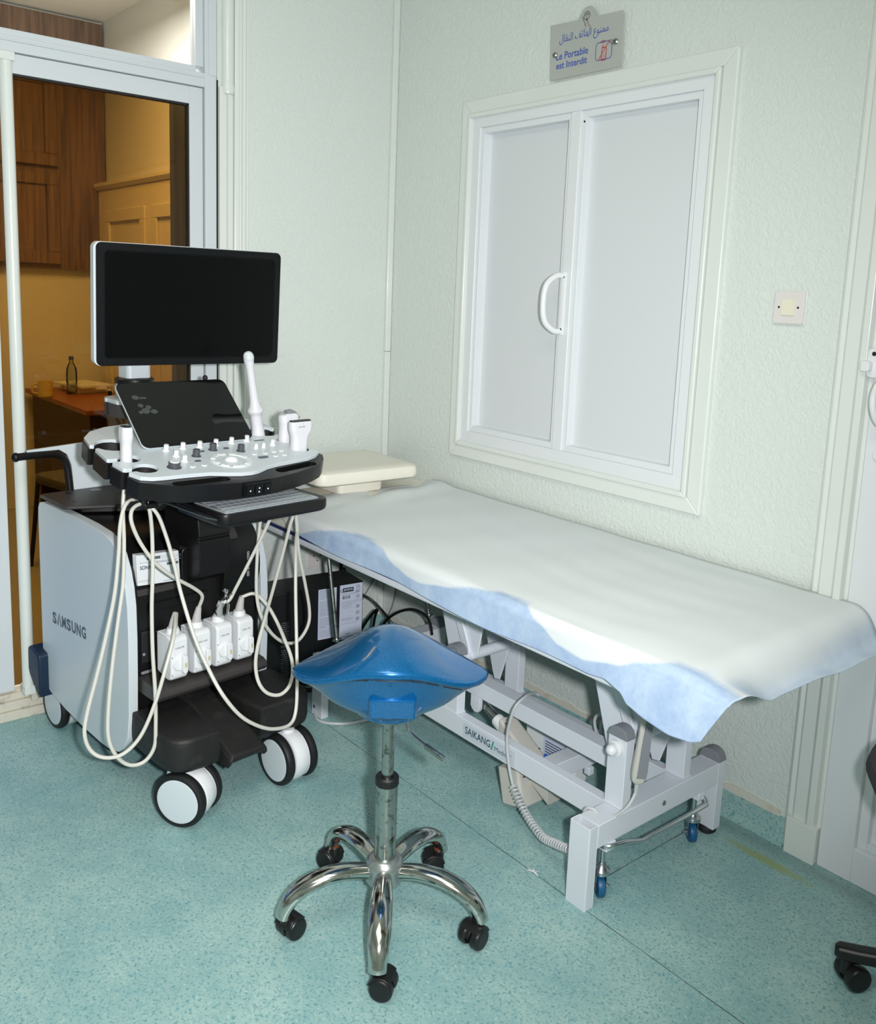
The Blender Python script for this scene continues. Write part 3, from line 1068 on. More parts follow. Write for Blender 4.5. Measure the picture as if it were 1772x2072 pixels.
FX0, FX1 = 1.652, 1.712          # foot end bar
EX0, EX1 = 0.480, 0.540          # head end bar
RY0, RY1 = -0.522, -0.490        # near rail
SY0, SY1 = -0.277, -0.247        # far rail
mb = MB()
mb.box(FX0, FX1, -0.614, -0.130, 0.151, 0.211)
mb.box(EX0, EX1, -0.604, -0.130, 0.151, 0.211)
mb.box(EX1, FX0, RY0, RY1, 0.151, 0.211)
mb.box(EX1, FX0, SY0, SY1, 0.151, 0.211)
mb.box(1.385, 1.435, RY1, SY0, 0.140, 0.188)
mb.box(0.80, 0.84, RY1, SY0, 0.151, 0.200)
mb.box(1.425, 1.445, -0.335, -0.315, 0.118, 0.140)
for (a, b) in ((-0.585, -0.55), (-0.215, -0.185)):
    mb.box(1.690, 1.716, a, b, 0.132, 0.152)
bpart('base_frame', mb, 'frame_metal', None, 0.002)
mb = MB().lathe([(0.007, 0), (0.007, 0.002), (0.004, 0.004)], (1.712, -0.365, 0.181), (1, 0, 0), 14)
bpart('bolt', mb, 'steel')


def couch_leg(x0, x1, y0, y1, ztop, open_top, foot):
    mb = MB()
    t = 0.003
    zb = 0.016 if foot else 0.0
    if open_top:
        for (a, b, c, d) in ((x0, x1, y0, y0 + t), (x0, x1, y1 - t, y1), (x0, x0 + t, y0 + t, y1 - t), (x1 - t, x1, y0 + t, y1 - t)):
            mb.box(a, b, c, d, zb, ztop)
        mb.box(x0 + t, x1 - t, y0 + t, y1 - t, zb, 0.14)
    else:
        mb.box(x0, x1, y0, y1, zb, ztop)
    o = bpart('leg', mb, 'frame_metal', None, 0.0015)
    if not open_top:
        mb = MB()
        dome_cap(mb, x0 - 0.001, x1 + 0.001, y0 - 0.001, y1 + 0.001, ztop, 0.026, 'x')
        bpart('cap', mb, 'cap_grey', o, 0.001)
    if foot:
        cx, cy = (x0 + x1) / 2, (y0 + y1) / 2
        bpart('foot', MB().lathe([(0.024, 0), (0.027, 0.004), (0.026, 0.012), (0.02, 0.018)], (cx, cy, 0.0), n=20), 'rubber', o)
    return o


couch_leg(FX0, FX1, -0.646, -0.614, 0.2125, True, False)
couch_leg(FX0, FX1, -0.130, -0.098, 0.216, False, True)
l3 = couch_leg(EX0, EX1, -0.632, -0.604, 0.213, True, False)
bpart('bolt', MB().lathe([(0.006, 0), (0.006, 0.002)], (0.497, -0.632, 0.03), (0, -1, 0), 12), 'steel', l3)
couch_leg(EX0, EX1, -0.130, -0.098, 0.216, False, True)


def upright(x0, x1, y0, y1, zt):
    mb = MB().box(x0, x1, y0, y1, 0.2105, zt).box(x0 - 0.003, x1 + 0.003, y0 - 0.002, y1 + 0.002, 0.2112, 0.2145)
    o = bpart('upright', mb, 'frame_metal', None, 0.0015)
    mb = MB()
    dome_cap(mb, x0 - 0.001, x1 + 0.001, y0 - 0.001, y1 + 0.001, zt, 0.024, 'x')
    bpart('cap', mb, 'cap_grey', o, 0.001)
    return o


u1 = upright(1.648, 1.703, RY0 + 0.0005, RY1 - 0.0005, 0.392)
bpart('knob', MB().lathe([(0.020, 0), (0.020, 0.008), (0.015, 0.010), (0.015, 0.013)], (1.675, RY0, 0.362), (0, -1, 0), 20).ball((1.675, RY0 - 0.018, 0.362), 0.0145, 0.0145, 0.0145), 'white_plastic', u1)
upright(1.646, 1.703, SY0 + 0.0005, SY1 - 0.0005, 0.395)
u3 = upright(1.036, 1.094, RY0 + 0.0005, RY1 - 0.0005, 0.392)
bpart('knob', MB().lathe([(0.020, 0), (0.020, 0.008), (0.015, 0.010), (0.015, 0.013)], (1.066, RY0, 0.362), (0, -1, 0), 20), 'white_plastic', u3)
upright(1.036, 1.094, SY0 + 0.0005, SY1 - 0.0005, 0.395)

# lifting linkage: cross tubes, gusset plates, coupling bar
bpart('pivot_tube', MB().cyl((1.072, RY1, 0.372), (1.072, SY0, 0.372), 0.0165), 'frame_metal')
bpart('pivot_tube', MB().cyl((1.676, RY1, 0.372), (1.676, SY0, 0.372), 0.0165), 'frame_metal')
for xo in (0.0, 0.604):
    mb = MB()
    # plate folded from sheet: fan shaped, hinged on the cross tube, carrying the table frame
    x = 1.072 + xo
    plate = [(x - 0.175, 0.605), (x + 0.075, 0.605), (x + 0.035, 0.39), (x + 0.004, 0.352), (x - 0.030, 0.245), (x - 0.052, 0.240), (x - 0.062, 0.262)]
    mb.prism(plate, 'y', -0.462, -0.456)
    mb.prism(plate, 'y', -0.306, -0.300)
    mb.prism([(x - 0.126, 0.605), (x - 0.092, 0.605), (x + 0.012, 0.385), (x - 0.020, 0.385)], 'y', -0.472, -0.462)
    o = bpart('lift_arm', mb, 'frame_metal', None, 0.002)
    bpart('pivot_bolt', MB().lathe([(0.012, 0), (0.012, 0.005), (0.007, 0.006), (0.007, 0.012), (0.004, 0.014)], (x - 0.045, -0.464, 0.255), (0, -1, 0), 14), 'zinc', o)
bpart('coupling_bar', MB().box(1.035, 1.600, -0.452, -0.402, 0.250, 0.298), 'frame_metal', None, 0.002)
bpart('coupling_bar', MB().box(1.10, 1.50, -0.335, -0.312, 0.20, 0.225), 'frame_metal', None, 0.002)
bpart('actuator_bracket', MB().prism([(1.075, 0.250), (1.115, 0.250), (1.115, 0.215), (1.108, 0.203), (1.094, 0.200), (1.082, 0.206), (1.075, 0.216)], 'y', -0.452, -0.440), 'frame_metal', None, 0.001)

# linear actuator: chrome rod, sleeve, motor housing
act = bpart('actuator', MB().loft([[(1.205 + 0.20 * t, -0.425 + dy, 0.187 - 0.105 * t + dz) for (dy, dz) in rrect(0.062 - 0.0 * t, 0.072 - 0.012 * t, 0.010)] for t in (0.0, 0.25, 0.6, 1.0)]), 'beige_plastic', None, 0.001)
p0, p1 = Vector((1.094, -0.425, 0.226)), Vector((1.206, -0.425, 0.180))
bpart('rod', MB().cyl(p0, p0.lerp(p1, 0.66), 0.0125, n=18), 'steel', act)
bpart('sleeve', MB().tube([p0.lerp(p1, 0.60), p0.lerp(p1, 0.64), p1], [0.017, 0.020, 0.022], 20), 'white_plastic', act)
mb = MB().rbox(-0.042, 0.042, -0.048, 0.048, 0.0, 0.105, 0.010, Matrix.Translation((1.315, -0.452, 0.022)) @ Matrix.Rotation(math.radians(-14), 4, 'Y'))
motor = bpart('motor_housing', mb, 'beige_plastic', act)
for (a, b, c) in ((1.225, -0.45, 0.2165), (1.225, -0.40, 0.2165), (1.39, -0.40, 0.123), (1.345, -0.488, 0.1205), (1.315, -0.401, 0.164)):
    bpart('screw', MB().ball((a, b, c), 0.0035, 0.0035, 0.002, 8, 5), 'steel', act)
mb = MB().ball((1.345, -0.404, 0.150), 0.009, 0.006, 0.012, 12, 8)
tag(bpart('sticker', mb, 'clip_plastic', act), 'round blue sticker')
mb = MB().rbox(-0.10, 0.10, -0.035, 0.035, 0.0, 0.155, 0.015, Matrix.Translation((1.275, -0.285, 0.045)))
cb = bpart('control_box', mb, 'white_plastic')
F = frame((1.275, -0.3205, 0.045), (1, 0, 0), (0, 0, 1))
mb = MB()
mb.mat(0)
mb.add([(-0.02, 0.03, 0), (0.085, 0.03, 0), (0.085, 0.11, 0), (-0.02, 0.11, 0)], [(0, 1, 2, 3)], F)
mb.mat(1)
for i in range(8):
    stroke(mb, [(-0.012, 0.040 + 0.008 * i), (0.075 - 0.006 * (i % 3), 0.040 + 0.008 * i)], 0.003, F, 0.0003)
tag(bpart('rating_label', mb, ['label', 'ink_navy'], cb), 'rating label with rows of fine print')
bpart('cable_loop', MB().tube(smooth_path([(1.45, -0.30, 0.19), (1.43, -0.31, 0.27), (1.465, -0.31, 0.305), (1.51, -0.31, 0.29), (1.535, -0.30, 0.22)], 6), 0.0045, 8).tube(smooth_path([(1.46, -0.29, 0.19), (1.445, -0.30, 0.26), (1.475, -0.30, 0.29), (1.515, -0.30, 0.27), (1.53, -0.29, 0.21)], 6), 0.0045, 8), 'cable_grey')
# grey ribbed end piece behind the hand control
mb = MB()
for i in range(5):
    mb.box(1.520 + 0.012 * i, 1.531 + 0.012 * i, -0.285, -0.235, 0.2115, 0.285 - 0.010 * i)
bpart('ribbed_block', mb, 'cap_grey', None, 0.001)

# castors and the pedal bar at the foot end
for cy, cx in ((-0.568, 1.692), (-0.196, 1.690)):
    mb = MB().cyl((cx, cy, 0.085), (cx, cy, 0.152), 0.0075, n=16)
    c = bpart('castor', mb, 'zinc')
    mb = MB().lathe([(0.012, 0.0), (0.021, 0.003), (0.021, 0.012), (0.017, 0.016), (0.012, 0.022), (0.009, 0.030)], (cx, cy, 0.060), n=22)
    ang = Matrix.Translation((cx, cy, 0)) @ Matrix.Rotation(math.radians(-38), 4, 'Z')
    for s in (-1, 1):
        mb.box(-0.013, 0.010, s * 0.0125 - 0.001, s * 0.0125 + 0.001, 0.020, 0.062, ang)
    mb.cyl((0, -0.024, 0.027), (0, 0.024, 0.027), 0.0035, n=10, T=ang)
    mb.lathe([(0.007, 0), (0.007, 0.004)], (0, 0.014, 0.027), (0, 1, 0), 6, T=ang)
    mb.lathe([(0.007, 0), (0.007, 0.004)], (0, -0.018, 0.027), (0, 1, 0), 6, T=ang)
    bpart('fork', mb, 'zinc', c, 0.0005)
    mb = MB().lathe([(0.020, -0.0105), (0.0255, -0.008), (0.027, -0.004), (0.027, 0.004), (0.0255, 0.008), (0.020, 0.0105)], (0, 0, 0.0272), (0, 1, 0), 28, T=ang)
    bpart('wheel', mb, 'blue_wheel', c)
pb = smooth_path([(1.697, -0.585, 0.143), (1.712, -0.583, 0.146), (1.724, -0.566, 0.150), (1.728, -0.530, 0.146)], 4) + smooth_path([(1.730, -0.470, 0.128), (1.731, -0.34, 0.128), (1.731, -0.215, 0.128), (1.729, -0.202, 0.130), (1.720, -0.193, 0.134), (1.697, -0.190, 0.141)], 4)
bpart('pedal_bar', MB().tube(pb, 0.0062, 12), 'bright_chrome')

# hanging gas rods
for (top, bot) in (((663, 1116), (681, 1294)), ((860, 1205), (868, 1244))):
    yy = -0.60 if bot[1] > 1270 else -0.13
    a, b = on_y(top[0], top[1] - 8, yy), on_y(bot[0], bot[1], yy)
    a = a + (a - b).normalized() * 0.05
    mb = MB().cyl(a, b, 0.0072, n=14)
    r = bpart('gas_rod', mb, 'steel')
    mb = MB().ball(b, 0.010, 0.010, 0.010, 12, 8).cyl(b + Vector((0, -0.017, 0)), b + Vector((0, 0.017, 0)), 0.0045, n=10)
    bpart('rod_end', mb, 'zinc', r)

# table top: steel strip, blue trim, cream upholstery
TX0, TX1, TY0, TY1 = 0.16, 1.962, -0.712, -0.018
mb = MB().rbox(TX0 + 0.004, TX1 - 0.02, TY0 + 0.004, TY1 - 0.004, 0.606, 0.628, 0.02)
bpart('table_frame', mb, 'frame_metal')
bpart('edge_trim', MB().rbox(TX0 + 0.001, TX1 - 0.015, TY0 + 0.001, TY1 - 0.001, 0.6285, 0.640, 0.025), 'navy')
mb = MB()
lp = []
for (ins, z) in ((0.004, 0.6405), (0.0, 0.650), (0.0, 0.670), (0.004, 0.690), (0.014, 0.702), (0.034, 0.7075)):
    lp.append([(p[0], p[1], z) for p in rrect(TX1 - TX0 - 2 * ins, TY1 - TY0 - 2 * ins, 0.03, 6, (TX0 + TX1) / 2, (TY0 + TY1) / 2)])
mb.loft(lp)
bpart('upholstery', mb, 'cream')
bpart('headrest_block', MB().rbox(0.12, 0.36, -0.46, -0.27, 0.7085, 0.752, 0.02), 'cream')

# maker's plate on the near rail
F = frame((0, RY0 - 0.0005, 0), (1, 0, 0), (0, 0, 1))
pa, pb_ = on_y(1002, 1505, RY0), on_y(1098, 1572, RY0)
mb = MB()
x0, x1 = 1.125, 1.338
mb.mat(0).add([(x0, 0.158, 0), (x1, 0.158, 0), (x1, 0.200, 0), (x0, 0.200, 0)], [(0, 1, 2, 3)], F)
F2 = frame((0, RY0 - 0.0008, 0), (1, 0, 0), (0, 0, 1))
put_text(mb, 'SAIKANG', F2, (x0 + 0.010, 0.171), width=0.106, height=0.0215, bold=0.012, mi=1)
mb.mat(2)
stroke(mb, [(x0 + 0.121, 0.168), (x0 + 0.1285, 0.195)], 0.0052, F2)
put_text(mb, 'Medical', F2, (x0 + 0.134, 0.171), width=0.060, height=0.013, mi=1)
put_text(mb, '\u00ae', F2, (x0 + 0.196, 0.181), height=0.005, mi=1)
tag(bpart('maker_plate', mb, [mat('pale_plate', (198, 206, 216), 0.35), 'ink_teal', 'ink_green']), 'pale plate with dark lettering and a green slash')

# hand control with its cords
hc = [on_y(1306, 1447, -0.512), on_y(1284, 1586, -0.512)]
a, b = Vector((hc[0].x + 0.002, -0.508, hc[0].z)), Vector((hc[1].x + 0.004, -0.508, hc[1].z))
ax = (a - b).normalized()
FR = frame(b, RIGHT.cross(ax).cross(ax) * -1, ax)
loops = []
for (t, w, d) in ((0.0, 0.006, 0.006), (0.004, 0.020, 0.014), (0.012, 0.032, 0.020), (0.03, 0.036, 0.024), (0.06, 0.034, 0.024), (0.10, 0.030, 0.020), (0.13, 0.028, 0.018), (0.165, 0.027, 0.016), (0.178, 0.022, 0.012), (0.182, 0.010, 0.006)):
    loops.append([(p[0], t, p[1]) for p in rrect(w, d, min(w, d) * 0.35, 4)])
hcn = bpart('hand_control', MB().loft(loops, True, True, FR), 'beige_plastic')
mb = MB()
kp = [(-0.007, 0.022), (0.015, 0.022), (0.0165, 0.04), (0.0135, 0.175), (-0.002, 0.175), (-0.0055, 0.10)]
zf = []
for p in kp:
    t = p[1]
    zf.append((p[0], p[1], 0.0136 if t < 0.08 else (0.0118 if t < 0.12 else 0.0096)))
n = len(kp)
mb.prism(kp, 'z', 0.0, 0.0128, FR)
mb2 = MB().loft([[(p[0], p[1], 0.0) for p in kp], zf], True, True, FR)
bpart('keypad', mb2, 'cap_grey', hcn)
mb = MB()
F3 = FR @ Matrix.Translation((0.0055, 0.145, 0.0104))
for q in ((-0.005, 0), (0.003, 0)):
    stroke(mb, [(q[0] - 0.003, -0.008), (q[0] - 0.003, 0.008), (q[0] + 0.0035, 0.008), (q[0] + 0.0035, -0.008), (q[0] - 0.003, -0.008)], 0.0007, F3)
bpart('key_marks', mb, 'ink_black', hcn)
cpts = [b + Vector((0, 0, 0.002)), b - ax * 0.022, Vector(on_y(1266, 1636, -0.535)), Vector(on_y(1228, 1656, -0.56)), Vector((1.660, -0.578, 0.2158)), Vector((1.644, -0.586, 0.203)), on_y(1172, 1698, -0.598), on_y(1160, 1722, -0.598)]
mb = MB().tube(smooth_path(cpts, 8), 0.0042, 8).tube([b, b - ax * 0.03], [0.006, 0.0045], 10)
bpart('control_cord', mb, 'cable_grey')
# coiled cord
axis = smooth_path([on_y(1038, 1592, -0.537), on_y(1060, 1640, -0.55), on_y(1094, 1690, -0.57), on_y(1125, 1708, -0.585), on_y(1160, 1722, -0.598)], 16)
hel, tw = [], 0.0
L = [0.0]
for i in range(1, len(axis)):
    L.append(L[-1] + (axis[i] - axis[i - 1]).length)
tot = L[-1]
turns, ns = 29, 29 * 12
for i in range(ns + 1):
    s = tot * i / ns
    k = max(j for j in range(len(L)) if L[j] <= s + 1e-9)
    k = min(k, len(axis) - 2)
    f_ = (s - L[k]) / (L[k + 1] - L[k])
    p = axis[k].lerp(axis[k + 1], f_)
    d = (axis[k + 1] - axis[k]).normalized()
    e1 = d.cross(Vector((0, 0, 1))).normalized()
    e2 = e1.cross(d)
    w = 2 * PI * turns * i / ns
    hel.append(p + (e1 * math.cos(w) + e2 * math.sin(w)) * 0.0090)
bpart('coiled_cord', MB().tube(hel, 0.0028, 6), 'cable_grey')
mb = MB().tube(smooth_path([on_y(1038, 1592, -0.537), on_y(1029, 1545, -0.534), on_y(1026, 1490, -0.531), on_y(1040, 1435, -0.528), on_y(1062, 1410, -0.49), on_y(1080, 1402, -0.43), on_y(1090, 1406, -0.405)], 8), 0.0042, 8)
bpart('control_cord', mb, 'cable_grey')

# ------------------------------------------------------------------ disposable cover on the couch
LOW = [(0.40, 0.655), (0.57, 0.645), (0.80, 0.638), (1.04, 0.637), (1.21, 0.631), (1.44, 0.620), (1.60, 0.625), (1.74, 0.626), (1.79, 0.632), (1.835, 0.622), (1.860, 0.603), (1.91, 0.594), (1.97, 0.588), (2.015, 0.592), (2.05, 0.606), (2.2, 0.62)]
WAVE = [(0.40, 0.628), (0.50, 0.640), (0.543, 0.654), (0.658, 0.690), (0.766, 0.716), (0.85, 0.724), (0.955, 0.712), (1.038, 0.678), (1.10, 0.663), (1.148, 0.660), (1.249, 0.678), (1.361, 0.708), (1.449, 0.724), (1.516, 0.719), (1.583, 0.688), (1.647, 0.657), (1.72, 0.648), (1.814, 0.668), (1.875, 0.697), (1.945, 0.722), (1.991, 0.726), (2.035, 0.716), (2.10, 0.700)]


def interp(tab, x):
    if x <= tab[0][0]:
        return tab[0][1]
    for (a, b) in zip(tab, tab[1:]):
        if x <= b[0]:
            t = (x - a[0]) / (b[0] - a[0])
            t = t * t * (3 - 2 * t) * 0.5 + t * 0.5
            return a[1] + (b[1] - a[1]) * t
    return tab[-1][1]


def sstep(a, b, x):
    t = min(1.0, max(0.0, (x - a) / (b - a)))
    return t * t * (3 - 2 * t)


random.seed(21)
NU = 300
SV = [0.74 * i / 34 for i in range(35)] + [0.74 + 0.26 * (i + 1) / 44 for i in range(44)]
NT = len(SV) - 1
rows, border = [], []
ZT = 0.7105
for j in range(NT + 1):
    row = []
    s = SV[j]                                 # 0 at the wall, 1 at the lower near hem
    for i in range(NU + 1):
        u = i / NU
        side = max(0.0, (s - 0.74) / 0.26)
        x0 = 0.330 + 0.05 * sstep(0.5, 0.74, s) + 0.075 * side + 0.012 * math.sin(9 * s)
        xe = 2.085 + 0.022 * sstep(0.6, 0.1, s) - 0.045 * side
        x = x0 + (xe - x0) * u
        low = interp(LOW, x)
        if s <= 0.74:
            y = -0.016 - 0.678 * (s / 0.74)
            z = ZT + 0.0008 * math.sin(7 * x + 9 * y) + 0.0007 * math.sin(23 * x - 6 * y) + 0.0006 * math.sin(4 * x + 40 * y)
            if s > 0.70:
                z -= 0.0025 * ((s - 0.70) / 0.04) ** 2
        else:
            a = side
            # round over the edge, then hang with a slight flare
            turn = 0.16
            if a < turn:
                th = (a / turn) * PI / 2
                y = -0.694 - 0.026 * math.sin(th)
                z = ZT - 0.0025 - 0.023 * (1 - math.cos(th))
            else:
                k = (a - turn) / (1 - turn)
                zt = ZT - 0.0255
                z = zt + (low - zt) * k
                y = -0.720 - 0.006 * k * (1 + math.sin(11 * x)) - 0.022 * k * sstep(1.78, 2.0, x)
        # the head end rises and creases where it is tucked under the pillow
        hd = sstep(0.62, 0.34, x)
        z += hd * sstep(-0.60, -0.25, y) * (0.010 * abs(math.sin(16 * y + 14 * x)) + 0.006 * math.sin(31 * x)) * (1 if s < 0.74 else 0)
        z += hd * 0.004 * math.sin(38 * x + 13 * y) * (1 - side)
        # the foot end bends down over the end of the table
        if s <= 0.80:
            yy = -0.016 - 0.678 * min(1.0, s / 0.74)
            drop = 0.075 * (1 - 0.80 * sstep(-0.52, -0.70, yy)) * (1 - sstep(0.74, 0.80, s))
            back = 0.034 * (1 - sstep(-0.45, -0.70, yy))
            e = sstep(1.955, 2.085, x)
            z -= drop * e ** 1.3 * 1.0
            x -= back * e * e
            z += 0.002 * e * math.sin(30 * y)
        # fine creases
        if s <= 0.74:
            z += 0.0012 * math.sin(60 * y + 3 * math.sin(5 * x)) * sstep(0.9, 1.5, x) * sstep(1.95, 1.7, x) * 0.6
        row.append(Vector((x, y, z)))
        wv = interp(WAVE, x)
        zz = z
        zz = z + (y + 0.72) * 0.42                # height carried on across the rounded edge
        blue = sstep(0.004, -0.004, zz - wv) if y < -0.55 else 0.0
        blue = max(blue, 0.62 * sstep(2.012, 2.050, x + 0.02 * sstep(-0.45, -0.05, y)) * (1 if s < 0.70 else 0))
        border.append(blue)
    rows.append(row)
mb = MB().grid(rows)
sheet = build('couch_cover', mb, 'sheet', None, angle=180)
at = sheet.data.attributes.new('border', 'FLOAT', 'POINT')
for k, v in enumerate(border):
    at.data[k].value = v
so = sheet.modifiers.new('thickness', 'SOLIDIFY')
so.thickness = 0.0008
so.offset = 1
tag(sheet, 'white disposable cover with wavy pale blue border draped over the couch', 'couch cover')

# pillow
PX = (0.055, 0.415)
PYc, PW = -0.355, 0.42
mb = MB()
lp = []
for (ins, z) in ((0.012, 0.0), (0.003, 0.006), (0.0, 0.014), (0.0, 0.034), (0.004, 0.044), (0.014, 0.050), (0.04, 0.053)):
    lp.append([(p[0], p[1], z) for p in rrect(PX[1] - PX[0] - 2 * ins, PW - 2 * ins, 0.035, 6)])
mb.loft(lp)
pil = build('pillow', mb, 'cream')
pil.location = ((PX[0] + PX[1]) / 2, PYc, 0.7535)
pil.rotation_euler = (0, 0, math.radians(-2))
tag(pil, 'flat cream vinyl pillow at the head of the couch in the corner', 'pillow')

# ================================================================== blue saddle stool
SC = Vector((1.448, -1.035, 0.0))
tocam = Vector((CAM.x - SC.x, CAM.y - SC.y, 0)).normalized()
SA = math.atan2(tocam.y, tocam.x)
stool = tag(empty('saddle_stool', SC), 'glossy blue saddle stool on a five-legged chrome base with black castors', 'stool')
RS = Matrix.Rotation(SA, 4, 'Z')      # local x towards the camera, local y to the right of the photo
A_, B_ = 0.145, 0.212                 # half depth, half width


def outline(th):
    c, s = math.cos(th), math.sin(th)
    e = 1.55
    r = (abs(c / A_) ** e + abs(s / B_) ** e) ** (-1 / e)
    return r * c, r * s


def bell(q):
    q = min(1.0, abs(q))
    return math.cos(PI * q / 2) ** 2.3


def seat_top(x, y):
    return 0.609 + 0.092 * bell(y / B_) * (1 - (0.40 if x > 0 else 0.97) * min(1.0, (x / A_) ** 2))


NTH = 72
loops = []
for rho in (0.02, 0.15, 0.3, 0.45, 0.6, 0.74, 0.86, 0.94, 0.98):
    lp = []
    for k in range(NTH):
        x, y = outline(2 * PI * k / NTH)
        lp.append((x * rho, y * rho, seat_top(x * rho, y * rho) - 0.004 * sstep(0.86, 0.98, rho)))
    loops.append(lp)
for (rho, dz) in ((1.004, -0.006), (1.012, -0.011), (1.008, -0.017), (0.985, -0.021)):
    loops.append([(outline(2 * PI * k / NTH)[0] * rho, outline(2 * PI * k / NTH)[1] * rho, seat_top(*outline(2 * PI * k / NTH)) + dz) for k in range(NTH)])
seat = build('seat', MB().loft(loops, True, True, RS), 'blue_seat', stool, angle=60)
loops = []
ZB = 0.522
for q in range(11):
    t = q / 10                          # 0 at the rim, 1 at the base
    lp = []
    for k in range(NTH):
        th = 2 * PI * k / NTH
        x, y = outline(th)
        f_ = 1 - (1.518 * t - 1.812 * t ** 2 + 1.294 * t ** 3)
        zr = seat_top(x, y) - 0.021
        z = zr + (ZB - zr) * min(1.0, t + 0.085 * math.sin(PI * t))
        bx, by = 0.072 * math.cos(th), 0.080 * math.sin(th)
        lp.append((x * f_ * 0.968 + bx * (1 - f_), y * f_ * 0.968 + by * (1 - f_), z))
    loops.append(lp)
loops.append([(0.066 * math.cos(2 * PI * k / NTH), 0.074 * math.sin(2 * PI * k / NTH), ZB - 0.004) for k in range(NTH)])
loops.append([(0.062 * math.cos(2 * PI * k / NTH), 0.070 * math.sin(2 * PI * k / NTH), ZB - 0.014) for k in range(NTH)])
under = build('seat_shell', MB().loft(loops, True, True, RS), 'blue_seat', stool, angle=50)
T = RS @ Matrix.Translation((0.090, 0.006, 0.570)) @ Matrix.Rotation(math.radians(14), 4, 'Y')
build('bracket', MB().rbox(-0.02, 0.024, -0.050, 0.050, -0.024, 0.024, 0.008, T), 'blue_seat', stool)
mb = MB()
# worn-through paint along the lower edge of the rim
for (ya, yb) in ((-0.03, 0.06), (0.075, 0.10), (0.11, 0.15), (-0.055, -0.045)):
    pts = []
    for i in range(9):
        y = ya + (yb - ya) * i / 8
        x = A_ * (1 - (abs(y) / B_) ** 1.55) ** (1 / 1.55)
        pts.append(Vector((x * 1.0 + 0.0012, y, seat_top(x, y) - 0.0215)))
    mb.tube(pts, 0.0012, 6, True, RS)
tag(build('scuff', mb, 'rubber', seat), 'dark worn line in the paint')
mb = MB().lathe([(0.030, 0.488), (0.030, 0.508)], (0, 0, 0), n=24).cyl((0, 0, 0.33), (0, 0, 0.492), 0.0140, n=24)
build('gas_piston', mb, 'steel', stool)
mb = MB().lathe([(0.0255, 0.335), (0.0265, 0.337), (0.0265, 0.352), (0.0235, 0.356), (0.016, 0.352)], (0, 0, 0), n=28)
build('collar', mb, 'rubber', stool)
mb = MB().lathe([(0.0235, 0.150), (0.0245, 0.155), (0.0245, 0.336)], (0, 0, 0), n=28)
build('outer_column', mb, 'steel', stool)
mb = MB().lathe([(0.030, 0.098), (0.040, 0.100), (0.043, 0.106), (0.044, 0.135), (0.042, 0.148), (0.034, 0.158), (0.026, 0.161)], (0, 0, 0), n=32)
build('hub', mb, mat('silver_hub', (176, 184, 182), 0.3, 0.85), stool)
for deg in (34, 106, 177, 250, 321):
    R5 = Matrix.Rotation(math.radians(deg), 4, 'Z')
    path = smooth_path([(0.036, 0, 0.128), (0.085, 0, 0.1365), (0.135, 0, 0.134), (0.180, 0, 0.119), (0.212, 0, 0.094), (0.2275, 0, 0.066), (0.2300, 0, 0.056)], 6)
    n = len(path)
    loops = []
    for i, p in enumerate(path):
        d = (path[min(i + 1, n - 1)] - path[max(i - 1, 0)]).normalized()
        up = Vector((-d.z, 0, d.x))
        t = i / (n - 1)
        w = 0.0185 + 0.006 * math.sin(PI * min(1, t * 1.25)) + 0.0015 * t
        h = 0.0175 - 0.002 * t
        loops.append([p + Vector((0, 1, 0)) * (w * math.cos(2 * PI * k / 16)) + up * (h * math.sin(2 * PI * k / 16)) for k in range(16)])
    leg = build('leg', MB().loft(loops, True, True, R5), 'chrome', stool)
    build('weld', MB().lathe([(0.010, 0.0), (0.013, 0.010), (0.012, 0.022)], (0.222, 0, 0.052), (0, 0, 1), 14, R5), 'rust' if deg in (106, 177) else 'castor', leg)
    sw_ = {34: 100, 106: 60, 177: 20, 250: 280, 321: 215}[deg]
    T = R5 @ Matrix.Translation((0.222, 0, 0)) @ Matrix.Rotation(math.radians(sw_ - deg), 4, 'Z')
    mb = MB()
    for s in (-1, 1):
        mb.lathe([(0.010, -0.010), (0.0225, -0.0095), (0.0250, -0.006), (0.0250, 0.006), (0.0225, 0.0095), (0.015, 0.0115)], (-0.014, s * 0.0165, 0.0252), (0, s, 0), 26, T)
    cs = build('castor', mb, 'castor', stool)
    mb = MB()
    hood = [(-0.014 + 0.0262 * math.cos(math.radians(a)), 0.0252 + 0.0262 * math.sin(math.radians(a))) for a in range(-35, 171, 12)]
    mb.prism(hood, 'y', -0.0055, 0.0055, T)
    mb.prism([(-0.014 + 0.0285 * math.cos(math.radians(a)), 0.0255 + 0.0285 * math.sin(math.radians(a))) for a in range(15, 136, 10)] + [(-0.014 + 0.0235 * math.cos(math.radians(a)), 0.0255 + 0.0235 * math.sin(math.radians(a))) for a in range(135, 14, -10)], 'y', -0.024, 0.024, T)
    mb.lathe([(0.0135, 0.040), (0.0135, 0.058), (0.011, 0.060)], (0, 0, 0), n=16, T=T)
    build('hood', mb, 'castor', cs, 0.001)
# height lever
lv = [on_z(822, 1438, 0.505), on_z(820, 1462, 0.482), on_z(832, 1474, 0.476), on_z(850, 1490, 0.472), on_z(888, 1516, 0.462)]
dp = []
base = SC + Vector((0, 0, 0))
P = [Vector((0.0, 0.0, 0.498)), RS @ Vector((0.0, 0.030, 0.498)), RS @ Vector((0.006, 0.040, 0.486)), RS @ Vector((0.010, 0.044, 0.470)), RS @ Vector((0.020, 0.055, 0.461)), RS @ Vector((0.045, 0.080, 0.452)), RS @ Vector((0.080, 0.118, 0.441))]
lever = build('lever', MB().tube(smooth_path(P[1:], 6), 0.0042, 10), 'zinc', stool)
build('lever_sleeve', MB().tube([P[5], P[5].lerp(P[6], 0.03), P[6]], [0.0052, 0.0066, 0.0066], 12), 'steel', lever)

